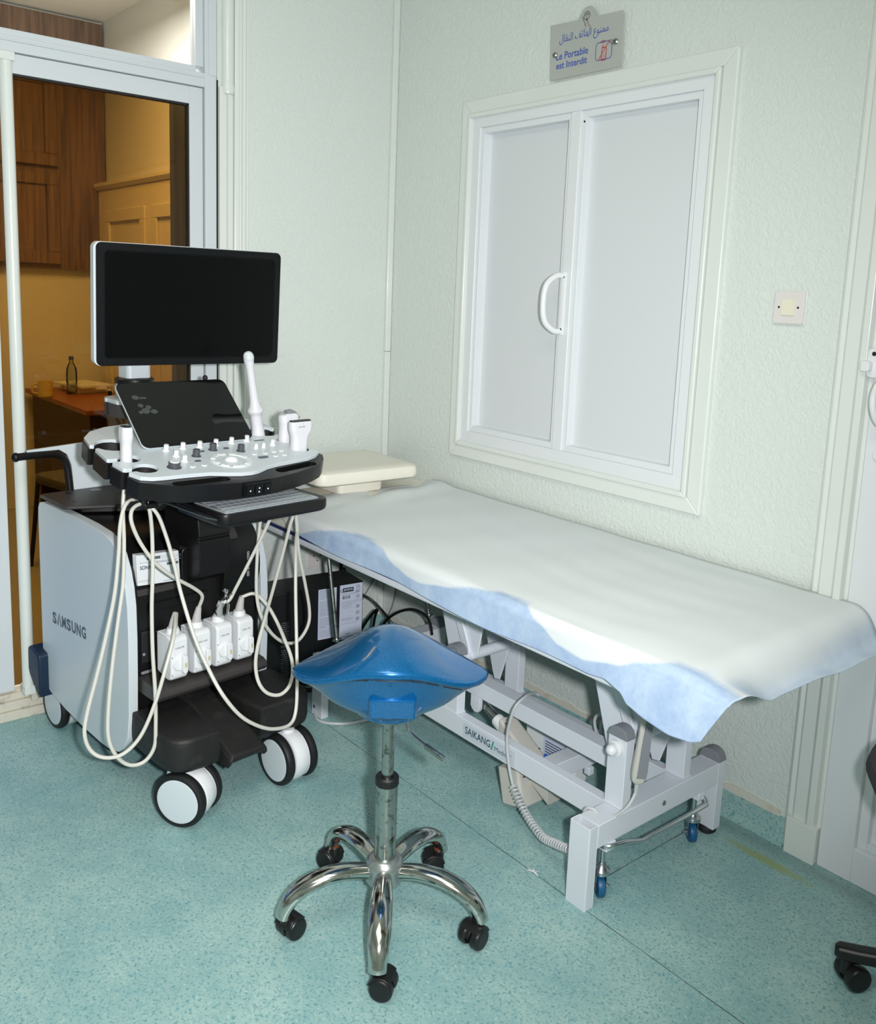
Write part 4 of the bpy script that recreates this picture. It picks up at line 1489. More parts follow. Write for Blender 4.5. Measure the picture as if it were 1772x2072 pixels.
# ================================================================== ultrasound cart
cart = tag(empty('ultrasound_cart', CART_O, CART_A), 'white and black ultrasound machine on twin-wheel castors with monitor, touch panel and console', 'ultrasound machine')


def up(name, mb, m, par=None, bevel=0.0, **k):
    o = build(name, mb, m, par or cart, bevel, **k)
    return o


M['lil'] = mat('pale_lilac_ring', (196, 198, 208), 0.4)
M['slate'] = mat('slate_button', (92, 94, 112), 0.4)
# --- body
side = [(-0.775, 0.45), (-0.774, 0.20), (-0.770, 0.165), (-0.755, 0.143), (-0.725, 0.131), (-0.62, 0.1115), (-0.50, 0.0995), (-0.38, 0.094), (-0.32, 0.097), (-0.275, 0.109), (-0.240, 0.135), (-0.220, 0.175), (-0.210, 0.235),
        (-0.206, 0.35), (-0.205, 0.46), (-0.208, 0.55), (-0.217, 0.605), (-0.233, 0.650), (-0.256, 0.690), (-0.290, 0.718), (-0.335, 0.731), (-0.42, 0.7385), (-0.55, 0.7425), (-0.68, 0.744), (-0.74, 0.7435), (-0.762, 0.738), (-0.773, 0.722), (-0.775, 0.70)]


def inset(poly, k, cx=-0.49, cz=0.42):
    return [(cx + (p[0] - cx) * (1 - k / 0.28), cz + (p[1] - cz) * (1 - k / 0.32)) for p in poly]


for v0, v1, s in ((-0.232, -0.206, -1), (0.196, 0.222, 1)):
    mb = MB()
    va, vb = (v0, v1) if s < 0 else (v1, v0)
    mb.loft([[(p[0], va, p[1]) for p in inset(side, 0.0035)], [(p[0], va + (-s) * 0.0006 * 1, p[1]) for p in inset(side, 0.0012)], [(p[0], va - s * 0.003, p[1]) for p in side], [(p[0], vb, p[1]) for p in side]])
    sp = up('side_panel', mb, 'cart_white', None, angle=40)
    if s < 0:
        F = frame((0, -0.2324, 0), (1, 0, 0), (0, 0, 1))
        mb = MB()
        # SAMSUNG: the second letter is drawn without its crossbar
        x0, x1 = -0.690, -0.457
        gl = 'S MSUNG'
        wid = (x1 - x0) / 7.0
        zz = 0.3725
        for i, ch_ in enumerate('SAMSUNG'):
            a = x0 + i * wid
            z_i = zz + 0.0020 * i
            if ch_ == 'A':
                stroke(mb, [(a + 0.002, z_i), (a + wid * 0.43, z_i + 0.037), (a + wid * 0.86 - 0.002, z_i)], 0.0082, F)
            else:
                put_text(mb, ch_, F, (a, z_i), width=wid * 0.84, height=0.037, bold=0.035)
        build('lettering', mb, 'ink_dark', sp)
body_s = [(p[0] + 0.004, p[1] - 0.006) for p in inset(side, 0.004)]
body_s = [(min(p[0], -0.222), p[1]) for p in body_s]
up('body', MB().prism(body_s, 'y', -0.2058, 0.1958), 'cart_black', None, 0.002)
# raised bead along the front edges of the black fascia
mb = MB()
fr = [(-0.262, 0.12), (-0.236, 0.16), (-0.226, 0.24), (-0.220, 0.46), (-0.224, 0.56), (-0.244, 0.640), (-0.268, 0.682), (-0.31, 0.712), (-0.36, 0.724)]
mb.tube(smooth_path([(a - 0.002, -0.198, b) for a, b in fr], 4), 0.006, 8).tube(smooth_path([(a - 0.002, 0.190, b) for a, b in fr], 4), 0.006, 8)
up('fascia_bead', mb, 'cart_black')
# thermal printer front
pt = (-0.2085, 0.0)
mb = MB().loft([[(u, v, z) for (v, z) in [(-0.196, 0.6035), (-0.068, 0.594), (-0.073, 0.682), (-0.199, 0.690)]] for u in (-0.24, -0.2165)])
pr = up('printer', mb, 'white_plastic', None, 0.0015)
F = frame((-0.2159, -0.196, 0.604), (0, 1, -0.070), (0, -0.03, 1))
mb = MB()
mb.mat(0)
put_text(mb, 'SONY', F, (0.003, 0.044), width=0.034, height=0.0105, bold=0.02, mi=0)
mb.mat(1).add([(0.022, 0.070, 0), (0.062, 0.070, 0), (0.062, 0.078, 0), (0.022, 0.078, 0)], [(0, 1, 2, 3)], F)
mb.mat(2)
stroke(mb, [(0.0, 0.0635), (0.125, 0.0635)], 0.0012, F)
stroke(mb, [(0.026, 0.0605), (0.112, 0.0605)], 0.002, F)
for x in (0.070, 0.082, 0.096, 0.108, 0.119):
    rr = rrect(0.008, 0.007, 0.0015, 3, x, 0.0735)
    stroke(mb, rr + rr[:1], 0.0007, F)
stroke(mb, [(0.0, 0.0135), (0.034, 0.0135)], 0.0008, F)
stroke(mb, [(0.0, 0.0105), (0.034, 0.0105)], 0.0008, F)
stroke(mb, [(0.075, 0.005), (0.122, 0.005)], 0.0015, F)
mb.mat(1).add([(0.083, 0.049, 0), (0.118, 0.049, 0), (0.118, 0.057, 0), (0.083, 0.057, 0)], [(0, 1, 2, 3)], F)
build('printer_markings', mb, ['ink_navy', mat('grey_display', (96, 104, 104), 0.4), 'ink_grey'], pr)
mb = MB().box(-0.236, -0.212, -0.199, -0.066, 0.574, 0.5925)
up('tray_lip', mb, 'cart_grey', None, 0.002)
mb = MB().loft([[(u, v, z) for (v, z) in rrect(0.040, 0.105, 0.018, 5, -0.0455, 0.637)] for u in (-0.24, -0.213)])
up('printer_door_edge', mb, 'cart_black', None, 0.003)
# console column that rises out of the fascia
col_s = [(-0.34, 0.56), (-0.205, 0.585), (-0.156, 0.612), (-0.148, 0.632), (-0.150, 0.717), (-0.155, 0.720), (-0.155, 0.7255), (-0.150, 0.729), (-0.160, 0.80), (-0.185, 0.852), (-0.34, 0.862)]
up('console_column', MB().prism(col_s, 'y', -0.048, 0.053), 'cart_black', None, 0.005, seg=3)
mb = MB()
bar_s = [(-0.23, 0.50), (-0.208, 0.53)] + [(-0.255 + 0.062 * math.cos(math.radians(a)), 0.60 + 0.120 * math.sin(math.radians(a))) for a in range(-10, 91, 10)] + [(-0.34, 0.725), (-0.34, 0.50)]
up('printer_bay', MB().prism(bar_s, 'y', 0.062, 0.185), 'cart_black', None, 0.004)
mb = MB().prism([(-0.255 + 0.063 * math.cos(math.radians(a)), 0.60 + 0.1215 * math.sin(math.radians(a))) for a in range(46, 91, 9)] + [(-0.30, 0.7235), (-0.30, 0.71), (-0.24, 0.66)], 'y', 0.066, 0.118)
tag(up('bay_cover', mb, 'cart_grey'), 'dull grey cover strip')
mb = MB()
F = frame((-0.1915, 0.140, 0.60), (0, 1, 0), (0, 0, 1))
for i, zz in enumerate((0.042, 0.033, 0.024, -0.006, -0.018, -0.026)):
    rr = rrect(0.006, 0.006, 0.001, 2, 0.0, zz)
    stroke(mb, rr + rr[:1], 0.0012, F)
up('port_symbols', mb, 'ink_white')
# USB strip and seam lines under the printer
mb = MB().box(-0.222, -0.2165, -0.165, 0.02, 0.520, 0.545)
up('slot_cover', mb, 'cart_black', None, 0.002)
mb = MB().box(-0.222, -0.2165, -0.188, -0.148, 0.378, 0.470)
up('port_recess', mb, 'gasket', None, 0.003)
mb = MB().lathe([(0.004, 0), (0.0045, 0.002), (0.003, 0.003)], (-0.2165, -0.182, 0.405), (1, 0, 0), 12)
up('port_fitting', mb, 'cap_grey')
mb = MB().rbox(-0.016, 0.016, -0.004, 0.004, 0, 0.004, 0.003, frame((-0.218, -0.175, 0.352), (0, 1, 0), (0, 0, 1)))
up('port_fitting', mb, 'cap_grey')
# ledge that the plugs stand on
led = [(-0.26, 0.300), (-0.135, 0.298), (-0.112, 0.305), (-0.104, 0.318), (-0.108, 0.331), (-0.125, 0.338), (-0.26, 0.344)]
mb = MB().prism(led, 'y', -0.198, 0.150)
mb.box(-0.26, -0.205, 0.150, 0.190, 0.302, 0.340)
up('plug_ledge', mb, 'cart_grey', None, 0.003)
# low base, foot rests and rear bumper
mb = MB().box(-0.745, -0.20, -0.190, 0.180, 0.125, 0.20).box(-0.24, -0.06, -0.190, 0.190, 0.155, 0.215)
up('base', mb, 'cart_black', None, 0.01)


def pad(name, poly, z0, z1, k=0.012):
    lps = []
    cx = sum(p[0] for p in poly) / len(poly)
    cy = sum(p[1] for p in poly) / len(poly)
    for (ins, z) in ((0.02, z0), (0.004, z0 + 0.012), (0, z0 + 0.03), (0, z1 - k), (0.003, z1 - k * 0.45), (k * 0.6, z1 - k * 0.1), (k * 1.4, z1)):
        lps.append([(p[0] + (cx - p[0]) * min(0.9, ins / max(0.05, (Vector(p) - Vector((cx, cy))).length)), p[1] + (cy - p[1]) * min(0.9, ins / max(0.05, (Vector(p) - Vector((cx, cy))).length)), z) for p in poly])
    return up(name, MB().loft(lps), 'pedal', angle=50)


L_ = [(-0.215, -0.222), (-0.06, -0.238)] + [(-0.035 + 0.070 * math.cos(math.radians(a)), -0.170 + 0.068 * math.sin(math.radians(a))) for a in range(-80, 1, 16)] + [(0.034, -0.100), (-0.215, -0.075)]
pad('foot_rest', L_, 0.152, 0.252)
R_ = [(-0.215, 0.055), (-0.05, 0.040), (0.002, 0.052), (0.010, 0.150)] + [(-0.045 + 0.065 * math.cos(math.radians(a)), 0.168 + 0.070 * math.sin(math.radians(a))) for a in range(0, 91, 15)] + [(-0.215, 0.234)]
pad('foot_rest', R_, 0.152, 0.252)
mb = MB().loft([[(u, v, z + k) for (u, z) in ((-0.215, 0.262), (-0.150, 0.257), (0.062, 0.178), (0.066, 0.166), (0.05, 0.150), (-0.215, 0.152))] for (v, k) in ((-0.086, -0.012), (-0.078, 0.0), (0.022, 0.0), (0.032, -0.012))])
up('brake_pedal', mb, 'pedal', None, 0.004)
up('bumper', MB().prism([(-0.818, 0.19), (-0.808, 0.172), (-0.735, 0.115), (-0.735, 0.255), (-0.800, 0.270), (-0.816, 0.262)], 'y', -0.262, 0.23), mat('dark_navy_bumper', (16, 38, 62), 0.45), None, 0.006)


def twin_castor(u, vc, half, rot=0.0):
    T = Matrix.Translation((u, vc, 0)) @ Matrix.Rotation(math.radians(rot), 4, 'Z')
    mb = MB()
    cz = 0.0755
    # moulded fork: cylinder between the wheels, fairing up to the stem
    k = half * 0.60
    mb.lathe([(0.060, -k), (0.0705, -k * 0.80), (0.0735, -k * 0.3), (0.0735, k * 0.3), (0.0705, k * 0.80), (0.060, k)], (0, 0, cz + 0.002), (0, 1, 0), 40, T)
    mb.loft([[(p[0], p[1], z) for p in rrect(a, b, min(a, b) * 0.48, 6, ox, 0)] for (z, a, b, ox) in ((cz + 0.02, 0.11, 2.0 * k, -0.012), (0.128, 0.088, 1.9 * k, -0.016), (0.146, 0.066, 1.6 * k, -0.018), (0.157, 0.062, 1.5 * k, -0.018))], True, True, T)
    c = up('castor', mb, 'white_plastic', None, angle=50)
    for s in (-1, 1):
        prof = [(0.050, -0.013), (0.066, -0.0135), (0.0735, -0.010), (0.0755, -0.003), (0.0752, 0.005), (0.072, 0.011), (0.0665, 0.0135), (0.060, 0.0125)]
        w = build('wheel', MB().lathe(prof, (0, s * half, cz), (0, s, 0), 48, T), 'rubber', c)
        build('wheel_cover', MB().lathe([(0.058, 0.004), (0.0615, 0.0105), (0.0605, 0.0128), (0.056, 0.0140), (0.03, 0.0148), (0.0005, 0.015)], (0, s * half, cz), (0, s, 0), 48, T), 'cart_white', w)
        build('rim_ring', MB().lathe([(0.0672, -0.018), (0.0692, -0.0155), (0.0692, -0.0145), (0.060, -0.0142)], (0, s * half, cz), (0, s, 0), 48, T), 'lil', w)
    return c


twin_castor(-0.018, -0.164, 0.0415, 28)
twin_castor(0.0, 0.152, 0.0405)
twin_castor(-0.742, -0.168, 0.0395)
twin_castor(-0.742, 0.150, 0.0395)

# --- rear: flat shelf, handle
rp = [(-0.748, -0.226), (-0.735, -0.240), (-0.56, -0.244), (-0.545, -0.232), (-0.40, 0.06), (-0.40, 0.21), (-0.748, 0.21)]
mb = MB().prism(rp, 'z', 0.757, 0.767)
shf = up('top_shelf', mb, 'cart_grey', None, 0.003)
up('shelf_riser', MB().prism([(-0.735, -0.19), (-0.57, -0.19), (-0.43, 0.05), (-0.43, 0.19), (-0.735, 0.19)], 'z', 0.735, 0.7575), 'cart_black', None, 0.004)
for (u, v) in ((-0.705, -0.165), (-0.60, -0.195)):
    build('shelf_mark', MB().lathe([(0.007, 0), (0.007, 0.0006)], (u, v, 0.7672), (0, 0, 1), 16), 'cart_black', shf)
mb = MB().box(-0.72, -0.695, -0.095, -0.065, 0.7672, 0.7680)
tag(build('sticker', mb, 'cap_grey', shf), 'small grey sticker')
hp = smooth_path([(-0.755, -0.300, 0.886), (-0.755, -0.24, 0.887), (-0.755, -0.185, 0.884), (-0.755, -0.158, 0.870), (-0.755, -0.145, 0.835), (-0.752, -0.139, 0.76)], 5)
mb = MB().tube(hp, 0.0115, 14).ball((-0.755, -0.300, 0.886), 0.0145, 0.012, 0.0145, 16, 10)
up('rear_handle', mb, 'cart_black')
hp2 = [(p.x, -p.y - 0.010, p.z) for p in hp]
mb = MB().tube(hp2, 0.0115, 14).ball((-0.755, 0.290, 0.886), 0.0145, 0.012, 0.0145, 16, 10)
up('rear_handle', mb, 'cart_black')
bk = [(-0.268, 0.8975), (-0.17, 0.8965), (-0.146, 0.880), (-0.133, 0.845), (-0.127, 0.758), (0.117, 0.758), (0.123, 0.845), (0.136, 0.880), (0.16, 0.8965), (0.258, 0.8975), (0.256, 0.904), (0.10, 0.912), (-0.11, 0.912), (-0.266, 0.904)]
mb = MB().prism(bk, 'x', -0.762, -0.750)
up('rear_panel', mb, 'cart_white', None, 0.002)

# --- console: plane tilted 9.5 degrees, p runs forward down the slope, v to the right
TA = math.atan(0.167)
KF = Matrix(((math.cos(TA), 0, math.sin(TA), 0), (0, 1, 0, 0), (-math.sin(TA), 0, math.cos(TA), 0.947), (0, 0, 0, 1)))
con = up('console', MB().cyl((-0.28, 0, 0.86), (-0.28, 0, 0.94), 0.05), 'cart_black')


def kp_(u):
    return u / math.cos(TA)


def notch(cp, cv, r, slot, side_v, s):
    """Keyhole from the long edge at v = side_v: s = -1 left edge (walked front to rear), +1 right edge."""
    pts = []
    a = math.degrees(math.asin(min(0.95, slot / r)))
    # enter on the front side of the slot, go round the cup, leave on the rear side
    pts.append((cp + slot + 0.004, side_v))
    pts.append((cp + slot, side_v + (-s) * 0.006))
    c0 = 90 - a
    for i in range(15):
        t = i / 14
        ang = math.radians(c0 - t * (2 * c0 + 180 - 0) if False else (90 - a) - t * (360 - 2 * a))
        # angle measured from the edge direction (towards the slot mouth)
        th = math.radians(a) + t * math.radians(360 - 2 * a)
        pts.append((cp + r * math.sin(th), cv + s * r * math.cos(th)))
    pts.append((cp - slot, side_v + (-s) * 0.006))
    pts.append((cp - slot - 0.004, side_v))
    return pts


def console_outline(grow=0.0, rim=False):
    g = grow
    o = []
    if rim:
        o += [(-0.012, -0.290 - g), (0.006, -0.268), (0.026, -0.245), (0.048, -0.205), (0.066, -0.130), (0.075, -0.06), (0.077, 0.0), (0.073, 0.06), (0.060, 0.130), (0.040, 0.195), (0.018, 0.240), (-0.010, 0.272), (-0.04, 0.287 + g)]
    else:
        o += [(-0.022, -0.286), (-0.008, -0.262), (-0.004, -0.235), (0.000, -0.17), (0.007, -0.11), (0.024, -0.070), (0.036, -0.035), (0.039, -0.005), (0.034, 0.022), (0.016, 0.060), (0.006, 0.10), (0.000, 0.150), (-0.008, 0.215), (-0.020, 0.250), (-0.040, 0.276)]
    R = []
    # right edge walked towards the rear, with the three cups
    R += notch(-0.082, 0.240, 0.027, 0.011, 0.281 + g, 1)
    R += notch(-0.160, 0.243, 0.025, 0.010, 0.283 + g, 1)
    R += notch(-0.255, 0.232, 0.046, 0.013, 0.284 + g, 1)
    o += R
    o += [(-0.335, 0.280 + g), (-0.385, 0.250 + g), (-0.415 - g, 0.19), (-0.425 - g, 0.10), (-0.425 - g, -0.11), (-0.412 - g, -0.19), (-0.385, -0.245 - g), (-0.340, -0.281 - g)]
    Lf = []
    Lf += notch(-0.072, -0.246, 0.032, 0.011, -0.298 - g, -1)
    Lf += notch(-0.150, -0.250, 0.028, 0.011, -0.302 - g, -1)
    Lf += notch(-0.262, -0.238, 0.047, 0.012, -0.294 - g, -1)
    o += Lf[::-1]
    return o


mb = MB().plate(console_outline(), [], -0.010, 0.0, KF)
build('top_plate', mb, 'cart_white', con, 0.003, seg=3)
slotL = [(p[0], p[1]) for p in rrect(0.040, 0.155, 0.018, 6, 0.0, 0.0)]
sl_l = [(0.032 + a * 0.78 + (b * 0.06), -0.148 + b) for a, b in slotL]
sl_r = [(0.022 + a * 0.78 - (b * 0.14), 0.152 + b * 0.95) for a, b in slotL]
mb = MB().plate(console_outline(0.004, True), [sl_l, sl_r], -0.054, -0.0105, KF)
build('console_base', mb, 'cart_black', con, 0.006, seg=3)
mb = MB().prism([(a, b) for a, b in sl_l], 'z', -0.050, -0.034, KF).prism([(a, b) for a, b in sl_r], 'z', -0.050, -0.034, KF)
build('handle_pocket', mb, 'gasket', con)
# cup liners under the probe holders
for (cp, cv, r) in ((-0.082, 0.240, 0.027), (-0.160, 0.243, 0.025), (-0.255, 0.232, 0.046), (-0.072, -0.246, 0.032), (-0.150, -0.250, 0.028), (-0.262, -0.238, 0.047)):
    mb = MB()
    n = 26
    s = 1 if cv > 0 else -1
    lo, hi, li, hi2 = [], [], [], []
    for i in range(n + 1):
        th = math.radians(28 + (360 - 56) * i / n)
        c, d = math.sin(th), s * math.cos(th)
        hi.append((cp + (r + 0.0005) * c, cv + (r + 0.0005) * d, -0.008))
        lo.append((cp + (r * 0.86) * c, cv + (r * 0.86) * d, -0.075))
        li.append((cp + (r * 0.86 - 0.003) * c, cv + (r * 0.86 - 0.003) * d, -0.075))
        hi2.append((cp + (r - 0.0028) * c, cv + (r - 0.0028) * d, -0.008))
    mb.loft([hi, lo, li, hi2, hi], False, False, KF)
    build('probe_cup', mb, 'gasket', con, angle=50)
mb = MB().plate(arc(0, 0, 0.07, 0, 360, 24)[:-1], [], -0.09, -0.05, KF @ Matrix.Translation((-0.25, -0.16, 0)))
build('cup_tray', mb, 'cart_black', con, 0.01)
# grille texture field on the rear left wing
mb = MB()
for i in range(15):
    for j in range(8):
        if (i + j) % 2:
            continue
        a, b = -0.405 + 0.0075 * i, -0.225 + 0.009 * j
        if a > -0.32 and b < -0.19:
            continue
        stroke(mb, [(a, b), (a + 0.006, b + 0.005)], 0.0016, KF, 0.0002)
tag(build('grille', mb, mat('pale_grille', (170, 178, 180), 0.5), con), 'field of fine slanted slots')
# knobs, buttons, trackball
for (u, v) in ((-0.176, -0.131), (-0.129, -0.128), (-0.087, -0.128), (-0.178, -0.080), (-0.176, -0.030), (-0.178, 0.022), (-0.180, 0.074), (-0.183, 0.127), (-0.130, 0.179)):
    mb = MB().lathe([(0.0095, 0.0), (0.0092, 0.002), (0.0068, 0.003), (0.0066, 0.016), (0.0060, 0.0175), (0.004, 0.0172)], (kp_(u), v, 0.0), (0, 0, 1), 22, KF)
    tag(build('knob', mb, 'white_plastic', con), 'white cylindrical knob')
for (u, v) in ((-0.113, -0.078), (-0.144, -0.008), (-0.113, 0.061)):
    mb = MB().lathe([(0.0125, 0.0), (0.0122, 0.0015), (0.0093, 0.0025), (0.0090, 0.018), (0.0083, 0.0195), (0.0075, 0.0195), (0.007, 0.0185)], (kp_(u), v, 0.0), (0, 0, 1), 24, KF)
    tag(build('knob', mb, 'knob_dark', con), 'dark grey knob')
mb = MB().lathe([(0.0185, 0.0), (0.0182, 0.0015), (0.0148, 0.0025), (0.0145, 0.014), (0.0138, 0.0150)], (kp_(-0.055), -0.176, 0), (0, 0, 1), 28, KF)
bk_ = tag(build('knob', mb, 'knob_dark', con), 'large dark grey dial with white cap')
mb = MB().lathe([(0.0128, 0.0145), (0.0128, 0.0165), (0.0118, 0.0172)], (kp_(-0.055), -0.176, 0), (0, 0, 1), 28, KF)
build('dial_cap', mb, 'white_plastic', bk_)
for (u, v) in ((-0.118, 0.114), (-0.119, 0.140)):
    T = KF @ Matrix.Translation((kp_(u), v, 0))
    mb = MB().loft([[(p[0], p[1], 0.0) for p in rrect(0.010, 0.012, 0.004)], [(p[0], p[1], 0.010) for p in rrect(0.008, 0.011, 0.004)], [(p[0] - 0.001, p[1], 0.0145) for p in rrect(0.004, 0.008, 0.002)]], True, True, T)
    tag(build('switch', mb, 'white_plastic', con), 'white toggle paddle')
for (u, v, a, b) in ((-0.077, -0.095, 0.012, 0.018), (-0.142, -0.044, 0.011, 0.017), (-0.144, 0.034, 0.011, 0.017), (-0.048, 0.090, 0.014, 0.032)):
    T = KF @ Matrix.Translation((kp_(u), v, 0))
    mb = MB().loft([[(p[0], p[1], 0.0) for p in rrect(a, b, a / 2, 6)], [(p[0], p[1], 0.0016) for p in rrect(a, b, a / 2, 6)], [(p[0], p[1], 0.0022) for p in rrect(a - 0.003, b - 0.003, a / 2 - 0.0015, 6)]], True, True, T)
    tag(build('button', mb, 'slate', con), 'dark oval button')
for (u, v) in ((-0.044, -0.130), (-0.044, -0.096), (-0.078, 0.082), (-0.076, 0.116), (-0.080, 0.148), (-0.081, 0.174), (-0.047, 0.130), (-0.047, 0.160), (-0.150, 0.190)):
    T = KF @ Matrix.Translation((kp_(u), v, 0))
    mb = MB().mat(0).loft([[(p[0], p[1], 0.0) for p in rrect(0.0125, 0.0145, 0.006, 6)], [(p[0], p[1], 0.002) for p in rrect(0.0125, 0.0145, 0.006, 6)], [(p[0], p[1], 0.0026) for p in rrect(0.0095, 0.0115, 0.0045, 6)]], True, True, T)
    mb.mat(1)
    stroke(mb, [(0, -0.0015), (0, 0.0022)], 0.0022, T, 0.0029)
    tag(build('button', mb, ['white_plastic', 'ink_dark'], con), 'small white round button')
TB = KF @ Matrix.Translation((kp_(-0.053), -0.009, 0))
mb = MB().lathe([(0.058, 0.0), (0.0565, 0.0016), (0.036, 0.0018), (0.0335, 0.0004), (0.026, 0.0006), (0.0225, 0.0020)], (0, 0, 0), (0, 0, 1), 48, TB)
tr = build('trackball_ring', mb, 'cart_white', con)
for i, (a0, a1) in enumerate(((-160, -118), (-105, -75), (-62, -38), (-28, 12), (25, 85), (95, 155), (168, 192))):
    pts = arc(0, 0, 0.0535, a0, a1, 8) + arc(0, 0, 0.0415, a1, a0, 8)
    mb = MB().mat(0).prism(pts, 'z', 0.0010, 0.0042, TB)
    am = math.radians((a0 + a1) / 2)
    mb.mat(1)
    c_ = (0.0475 * math.cos(am), 0.0475 * math.sin(am))
    stroke(mb, [(c_[0], c_[1] - 0.0018), (c_[0], c_[1] + 0.0018)], 0.0022, TB, 0.0046)
    build('ring_key', mb, ['white_plastic', 'ink_grey'], tr, 0.0008)
mb = MB().ball((0, 0, 0.0), 0.0185, 0.0185, 0.0125, 28, 16, TB)
build('trackball', mb, 'white_plastic', con)
T = KF @ Matrix.Translation((kp_(-0.1785), 0.1665, 0.0003))
tag(build('caption_strip', MB().box(-0.004, 0.004, -0.017, 0.017, 0.0, 0.0004, T), 'ink_dark', con), 'small dark caption strip')
mb = MB()
for (u, v, w) in ((-0.108, -0.118, 0.010), (-0.065, -0.120, 0.012), (-0.098, 0.114, 0.008), (-0.098, 0.140, 0.008), (-0.060, 0.082, 0.006), (-0.060, 0.116, 0.006), (-0.064, 0.148, 0.006), (-0.062, 0.130, 0.006)):
    stroke(mb, [(kp_(u), v - w / 2), (kp_(u), v + w / 2)], 0.0016, KF, 0.0003)
build('key_captions', mb, 'ink_grey', con)
# push buttons of the front rim
T = KF @ Matrix.Translation((0.078, -0.012, -0.032)) @ Matrix.Rotation(math.radians(90), 4, 'Y') @ Matrix.Rotation(math.radians(90), 4, 'Z')
mod = build('rim_switch_box', MB().rbox(-0.043, 0.043, -0.019, 0.019, -0.012, 0.006, 0.006, T), 'bezel', con)
for x in (-0.027, 0.0, 0.027):
    mb = MB().mat(0).rbox(x - 0.011, x + 0.011, -0.013, 0.013, 0.005, 0.0095, 0.003, T)
    mb.mat(1)
    for dy in ((-0.005, 0.005) if x == 0 else (0.0,)):
        mb.lathe([(0.0022, 0), (0.0022, 0.0004)], (x, dy, 0.0096), (0, 0, 1), 10, T)
    build('push_button', mb, ['bezel', 'ink_white'], mod)

# --- touch panel
tc_ = cart_local(Vector((0.545, -1.102, 1.0615)))
ty, tt = math.radians(4.35 - 6.5), 0.848
n_ = Vector((math.cos(ty) * math.cos(tt), math.sin(ty) * math.cos(tt), math.sin(tt)))
rg = Vector((-math.sin(ty), math.cos(ty), 0))
TF = frame(tc_, rg, n_.cross(rg))
mb = MB()
mb.loft([[(p[0], p[1], z) for p in rrect(0.336 - 2 * i, 0.232 - 2 * i, 0.020, 6)] for (i, z) in ((0.003, -0.005), (0.0, -0.002), (0.0, 0.002), (0.002, 0.0032))], True, True, TF)
tp = up('touch_panel', mb, 'gloss_black')
mb = MB().loft([[(p[0], p[1], z) for p in rrect(0.339 - 2 * i, 0.235 - 2 * i, 0.021, 6)] for (i, z) in ((0.02, -0.022), (0.004, -0.012), (0.0, -0.0045), (0.0, -0.001))], True, True, TF)
build('panel_back', mb, 'cart_white', tp)
mb = MB()
random.seed(5)
for (x, y, a, b) in ((-0.128, 0.060, 0.010, 0.008), (-0.113, 0.057, 0.005, 0.004), (-0.103, 0.057, 0.006, 0.004), (-0.124, 0.030, 0.008, 0.007), (-0.104, 0.023, 0.008, 0.007), (-0.116, 0.010, 0.012, 0.010), (-0.093, 0.006, 0.010, 0.008), (-0.132, 0.006, 0.006, 0.006)):
    pts = arc(x, y, a, 0, 360, 18, b)[:-1]
    mb.add([(p[0], p[1], 0.0034) for p in pts], [tuple(range(18))], TF)  # flat grey ovals laid just above the black panel face
tag(build('round_mark', mb, mat('grey_mark', (66, 72, 68), 0.5), tp), 'greyish round marks')
# bracket carrying the touch panel, pivot disc, thin stem
up('panel_bracket', MB().prism([(-0.42, 0.985), (-0.24, 0.975), (-0.285, 1.045), (-0.36, 1.075), (-0.42, 1.05)], 'y', -0.09, 0.10), 'cart_white', None, 0.01, seg=3)
mb = MB().lathe([(0.026, 0), (0.026, 0.012), (0.020, 0.018)], (-0.375, 0.118, 1.055), (0, 1, 0), 26)
up('pivot_cover', mb, 'cart_white')
pk = cart_u(415, 786, -0.42)
mb = MB().cyl((pk.x, pk.y, pk.z - 0.06), (pk.x, pk.y, pk.z + 0.03), 0.0055, n=14).ball((pk.x, pk.y, pk.z + 0.032), 0.008, 0.008, 0.009, 14, 8)
up('lock_lever', mb, 'rubber')

# --- monitor
mc = cart_local(Vector((0.429, -1.023, 1.351)))
my, mt = math.radians(-1.23 - 6.5), -0.054
mn = Vector((math.cos(my) * math.cos(mt), math.sin(my) * math.cos(mt), math.sin(mt)))
mr = Vector((-math.sin(my), math.cos(my), 0))
MF = frame(mc, mr, mn.cross(mr))
W_, H_ = 0.557, 0.338
mb = MB().loft([[(p[0], p[1], z) for p in rrect(W_ - 2 * i, H_ - 2 * i, 0.016, 6)] for (i, z) in ((0.0, -0.028), (0.0, -0.003), (0.0015, 0.0), (0.020, 0.0), (0.0215, -0.0025))], True, True, MF)
mon = up('monitor', mb, 'bezel', angle=30)
mb = MB().loft([[(p[0], p[1], z) for p in rrect(W_ + 0.004 - 2 * i, H_ + 0.001 - 2 * i, 0.018, 6, -0.0035, 0.0006)] for (i, z) in ((0.06, -0.052), (0.02, -0.046), (0.0, -0.034), (0.0, -0.0075), (0.002, -0.0065))], True, True, MF)
build('back_shell', mb, 'cart_white', mon)
mb = MB().box(-W_ / 2 + 0.023, W_ / 2 - 0.023, -H_ / 2 + 0.023, H_ / 2 - 0.023, -0.004, -0.0022, MF)
build('screen', mb, 'screen_off', mon)
